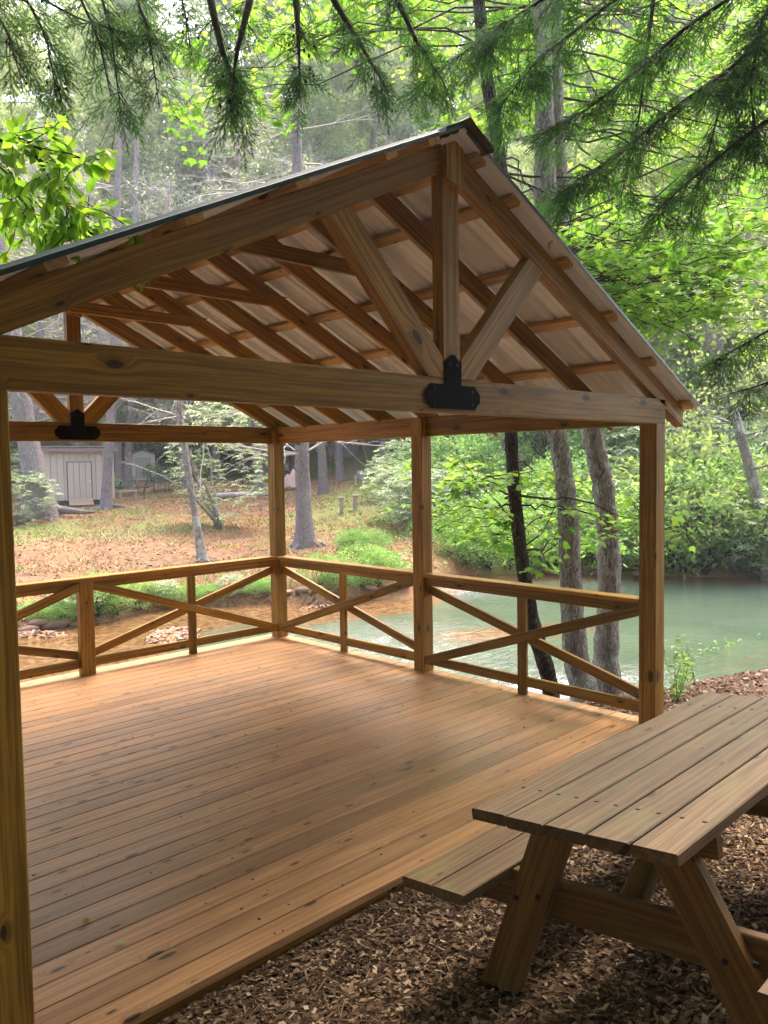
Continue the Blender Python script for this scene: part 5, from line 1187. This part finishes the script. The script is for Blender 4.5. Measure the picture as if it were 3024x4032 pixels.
slat_chair('green slatted garden chair turned towards the river, left of the other one', 345, 1066, .05, group='green slatted garden chairs')
slat_chair('green slatted garden chair partly hidden behind the leaning trunk', 380, 1063, .35, group='green slatted garden chairs')
M['greychair'] = plain('grey_webbed_chair', (.24, .26, .30), .6, .3); M['alu'] = plain('pale_metal_tube', (.62, .60, .58), .4, .5, .3)
g, t = stand('lawn_chair', 'single grey webbed lawn chair alone on the slope between the posts', 'chair', 777, 1048, -.1)
k = w_at(31, t)/.95
b = Box(); 
for i in range(8): b.box((0, .22+.022*i, .46+.068*i), (.46, .012, .056))
o = b.build('backrest', M['greychair'], g); b = Box()
for i in range(5): b.box((0, -.22+.095*i, .42), (.46, .075, .012))
b.build('seat', M['greychair'], g)
for sx in (-.26, .26):
    Box().box((sx, -.24, .31), (.03, .03, .62)).build('leg', M['alu'], g); Box().box((sx, .24, .31), (.03, .03, .62)).build('leg', M['alu'], g); Box().box((sx, 0, .63), (.04, .56, .03)).build('armrest', M['alu'], g)
g.scale = (k, k, k)
# cinder blocks
for i, (a, b_) in enumerate(((738, 1108), (768, 1103))):
    g, t = stand('concrete_block', ['upright concrete block stub on the slope, left of the pair', 'upright concrete block stub on the slope, right of the pair'][i], 'concrete block', a, b_, .2*i, 'pair of concrete blocks')
    Box().box((0, 0, .26), (.15, .2, .56)).build('block', 'concrete', g, .01); Box().box((-.01, .02, .56), (.22, .30, .07)).build('cap', 'concrete', g, .01)
# pink sheet thrown over something by the big trunk
g, t = stand('covered_pile', 'pale pink sheet draped over a pile beside the big upright trunk', 'covered pile', 628, 1058, 0)
n = 14; V = []; w_ = w_at(46, t); h_ = w_at(40, t)
for i in range(n):
    for j in range(n):
        u = i/(n-1)*2-1; v = j/(n-1)*2-1; rr = min(1, max(abs(u), abs(v)*.9)); hh = h_*(1-rr**1.4)*(1+.18*math.sin(u*7+v*3))+.06*rng.random()
        V.append((u*w_*.5*(1+.1*rng.random())+.1*(1-rr), v*w_*.45, hh))
F = [(i*n+j, (i+1)*n+j, (i+1)*n+j+1, i*n+j+1) for i in range(n-1) for j in range(n-1)]
np_mesh('sheet', V, F, M['pinktarp'], g, smooth=True)
# tools and clutter round the wide shed
def clutter(name, label, cat, px_, py_, build, group=None, extra=0):
    g, t = stand(name, label, cat, px_, py_, extra, group); build(g); return g
clutter('spade', 'long-handled spade leaning on the shed wall left of its door', 'spade', 122, 1096, lambda g: (Box().box((0, 0, .85), (.035, .035, 1.15), rx=-.12).build('handle', 'ply', g), Box().box((0, -.07, .18), (.19, .02, .32), rx=-.12).build('blade', 'dark', g)))
clutter('shovel', 'dark shovel propped against the trunk at the right end of the shed', 'shovel', 222, 1080, lambda g: (Box().box((0, 0, .95), (.035, .035, 1.2), rx=-.1).build('handle', 'ply', g), Box().box((0, -.08, .22), (.26, .03, .42), rx=-.1).build('blade', 'dark', g)))
clutter('wheelbarrow', 'blue wheelbarrow lying at the left foot of the shed', 'wheelbarrow', 113, 1095, lambda g: (Box().poly([(-.32, .12), (.22, .12), (.36, .38), (-.42, .34)], -.22, .22).build('tray', 'blue', g), Box().box((-.55, .15, .45), (.75, .03, .03), ry=-.45).build('handle', 'dark', g), Box().box((-.55, -.15, .45), (.75, .03, .03), ry=-.45).build('handle', 'dark', g), Box().box((.42, 0, .13), (.26, .06, .26)).build('wheel', 'dark', g, .09)))
clutter('gas_can', 'red can hanging between trunk and shed', 'can', 236, 1062, lambda g: (Box().box((0, 0, .62), (.18, .12, .26)).build('body', 'red', g, .02), Box().box((0, 0, .78), (.05, .05, .07)).build('cap', 'dark', g)))
clutter('yard_chair', 'yellow plastic chair behind the rhododendron', 'chair', 405, 1060, lambda g: (Box().box((0, 0, .42), (.5, .5, .05)).build('seat', 'yellow', g), Box().box((0, .24, .70), (.5, .05, .55), rx=-.15).build('backrest', 'yellow', g), Box().box((-.2, -.2, .2), (.05, .05, .42)).box((.2, -.2, .2), (.05, .05, .42)).box((-.2, .2, .2), (.05, .05, .42)).box((.2, .2, .2), (.05, .05, .42)).build('legs', 'yellow', g)))
def grill(g):
    th_ = np.linspace(0, 2*np.pi, 15)[:-1]; V = []; pr = [(.02, .72), (.18, .76), (.27, .86), (.28, .95), (.27, 1.0), (.18, 1.12), (.03, 1.18)]
    for r_, z_ in pr: V += [(r_*math.cos(a), r_*math.sin(a), z_) for a in th_]
    F = [(j*14+i, j*14+(i+1) % 14, (j+1)*14+(i+1) % 14, (j+1)*14+i) for j in range(6) for i in range(14)]; np_mesh('bowl', V, F, M['dark'], g, smooth=True)
    for a in (0, 2.1, 4.2): Box().box((.2*math.cos(a), .2*math.sin(a), .37), (.03, .03, .78), ry=.12*math.cos(a), rx=-.12*math.sin(a)).build('leg', 'dark', g)
clutter('kettle_grill', 'dark round kettle grill seen through the rhododendron', 'grill', 528, 1056, grill)
clutter('kettle_grill', 'black kettle grill right of the leaning trunk behind the leaves', 'grill', 462, 1052, grill)
q = ground_at(520, 1075); lg = tubes('fallen_log', [(np.array([(-1.2, 0, .12), (-.4, .05, .14), (.4, 0, .12), (1.3, .08, .13)]), np.array([.11, .12, .11, .09]))], M['deadtwig'], None, 10, .04); lg.location = tuple(q); lg.rotation_euler = (0, 0, face_cam(q, .05)); tag(lg, 'barkless log lying across the slope behind the rhododendron', 'log')
# driveway-like grey slab behind the white table
q = ground_at(400, 1042)
clutter('flag', 'tiny red and white flag on a stick among the rhododendron twigs', 'flag', 434, 1000, lambda g: (Box().box((0, 0, .8), (.02, .02, 1.6)).build('pole', 'dark', g), Box().box((.17, 0, 1.45), (.3, .01, .2)).build('cloth', 'red', g), Box().box((.17, 0, 1.42), (.302, .012, .03)).box((.17, 0, 1.48), (.302, .012, .03)).build('stripe', 'white', g)))
# rocks and roots at the water line
def rock(name, label, q, sz, mat, group):
    n = 8; V = []; F = []
    for j in range(6):
        for i in range(n): a = i/n*6.283; ph = (j/5-.5)*math.pi; r_ = 1+rng.normal(0, .10); V.append((sz[0]*r_*math.cos(a)*math.cos(ph), sz[1]*r_*math.sin(a)*math.cos(ph), sz[2]*r_*math.sin(ph)))
    F = [(j*n+i, j*n+(i+1) % n, (j+1)*n+(i+1) % n, (j+1)*n+i) for j in range(5) for i in range(n)]
    o = np_mesh(name, V, F, mat, smooth=True); o.location = tuple(q); o.rotation_euler = (0, 0, rng.uniform(0, 6.28)); return tag(o, label, 'rock', group)
M['rock'] = plain('reddish_river_rock', (.30, .17, .13), .7, .3, var=.3, sc=8)
for (a, b_, r_) in ((655, 1275, .22), (690, 1270, .16), (620, 1280, .18), (840, 1268, .28), (800, 1272, .2), (870, 1262, .24), (905, 1256, .3), (1145, 1236, .3), (1190, 1234, .4), (1250, 1236, .35), (80, 1348, .25), (120, 1350, .3), (165, 1352, .2), (60, 1360, .22), (1300, 1238, .3), (1380, 1240, .25)):
    rock('rock', 'reddish rock lying at the far waterline', ground_at(a, b_), (r_, r_*.7, r_*.35), M['rock'], 'rocks at the far waterline')
m, t_, o_ = new_mat('slope_litter'); N = NT(t_)
c = N.ramp(N.attr('tint').outputs['Fac'], [(0, (.05, .03, .018)), (.4, (.14, .08, .042)), (.75, (.26, .16, .09)), (1, (.42, .30, .19))]); N.bsdf(o_, c, .8, .15)
pts = scat_st(26000, (-16, 6), (15, 45), lambda s, t: far_ok(.4, 28)(s, t) & (fbm(s, t, 1.2, 61) > .36), 1.3)
tag(chips('slope_litter', pts, .10, m, .0, .4), 'brown leaf and needle litter lying over the far slope', 'leaf litter', kind='stuff')
m, t_, o_ = new_mat('river_gravel'); N = NT(t_)
c = N.ramp(N.attr('tint').outputs['Fac'], [(0, (.06, .03, .018)), (.5, (.17, .085, .045)), (1, (.36, .22, .14))]); N.bsdf(o_, c, .6, .4); M['gravel'] = m
pts = scat_st(16000, (-8.2, -.4), (12.3, 18), lambda s, t: terrain(CAM[0]+HR[0]*s+HF[0]*t, CAM[1]+HR[1]*s+HF[1]*t) > ZW-.02)
pts = pts[(to_st(pts[:, 0], pts[:, 1])[1]-np.interp(to_st(pts[:, 0], pts[:, 1])[0], FS, FT)) < .7]
tag(chips('gravel', pts, .11, M['gravel'], -.005, .35), 'wet reddish pebbles and leaves on the gravel bars in the shallows', 'gravel', kind='stuff')
# two pale leaves on the deck, one on the mulch
for i, (a, b_, lab) in enumerate(((184, 2000, 'curled yellowish leaf on the deck boards, nearer the left post'), (270, 2036, 'flat pale green leaf on the deck boards near the front edge'))):
    d = ray(a, b_); k = -CAM[2]/d[2]; p = CAM+d*k; n = 6; T, F = LEAF['oval']; V = [(v[0]*.05, v[1]*.07, .006+.012*abs(v[1])+.006*v[0]) for v in T]
    m_ = plain('pale_fallen_leaf_%s' % 'ab'[i], ((.42, .30, .07), (.50, .50, .22))[i], .6, .2)
    o = np_mesh('fallen_leaf', V, F, m_); o.location = (p[0], p[1], .001); o.rotation_euler = (0, 0, 1+i*2.3); s_ = o.modifiers.new('thick', 'SOLIDIFY'); s_.thickness = .0006; tag(o, lab, 'leaf', 'leaves on the deck')

# ------------------------------------------------------------------ haze volume added to pale the distance, standing in for flare
m = bpy.data.materials.new('added_haze'); m.use_nodes = True; n_ = m.node_tree.nodes; n_.clear()
o_ = n_.new('ShaderNodeOutputMaterial'); v_ = n_.new('ShaderNodeVolumePrincipled'); v_.inputs['Density'].default_value = .001
v_.inputs['Color'].default_value = (.93, .96, 1, 1); v_.inputs['Anisotropy'].default_value = .2
m.node_tree.links.new(v_.outputs[0], o_.inputs['Volume'])
hz = Box().box((CAM[0]+HF[0]*92, CAM[1]+HF[1]*92, 46.2), (300, 225, 98), rz=math.atan2(HR[1], HR[0])).build('haze', m); tag(hz, kind='stuff')
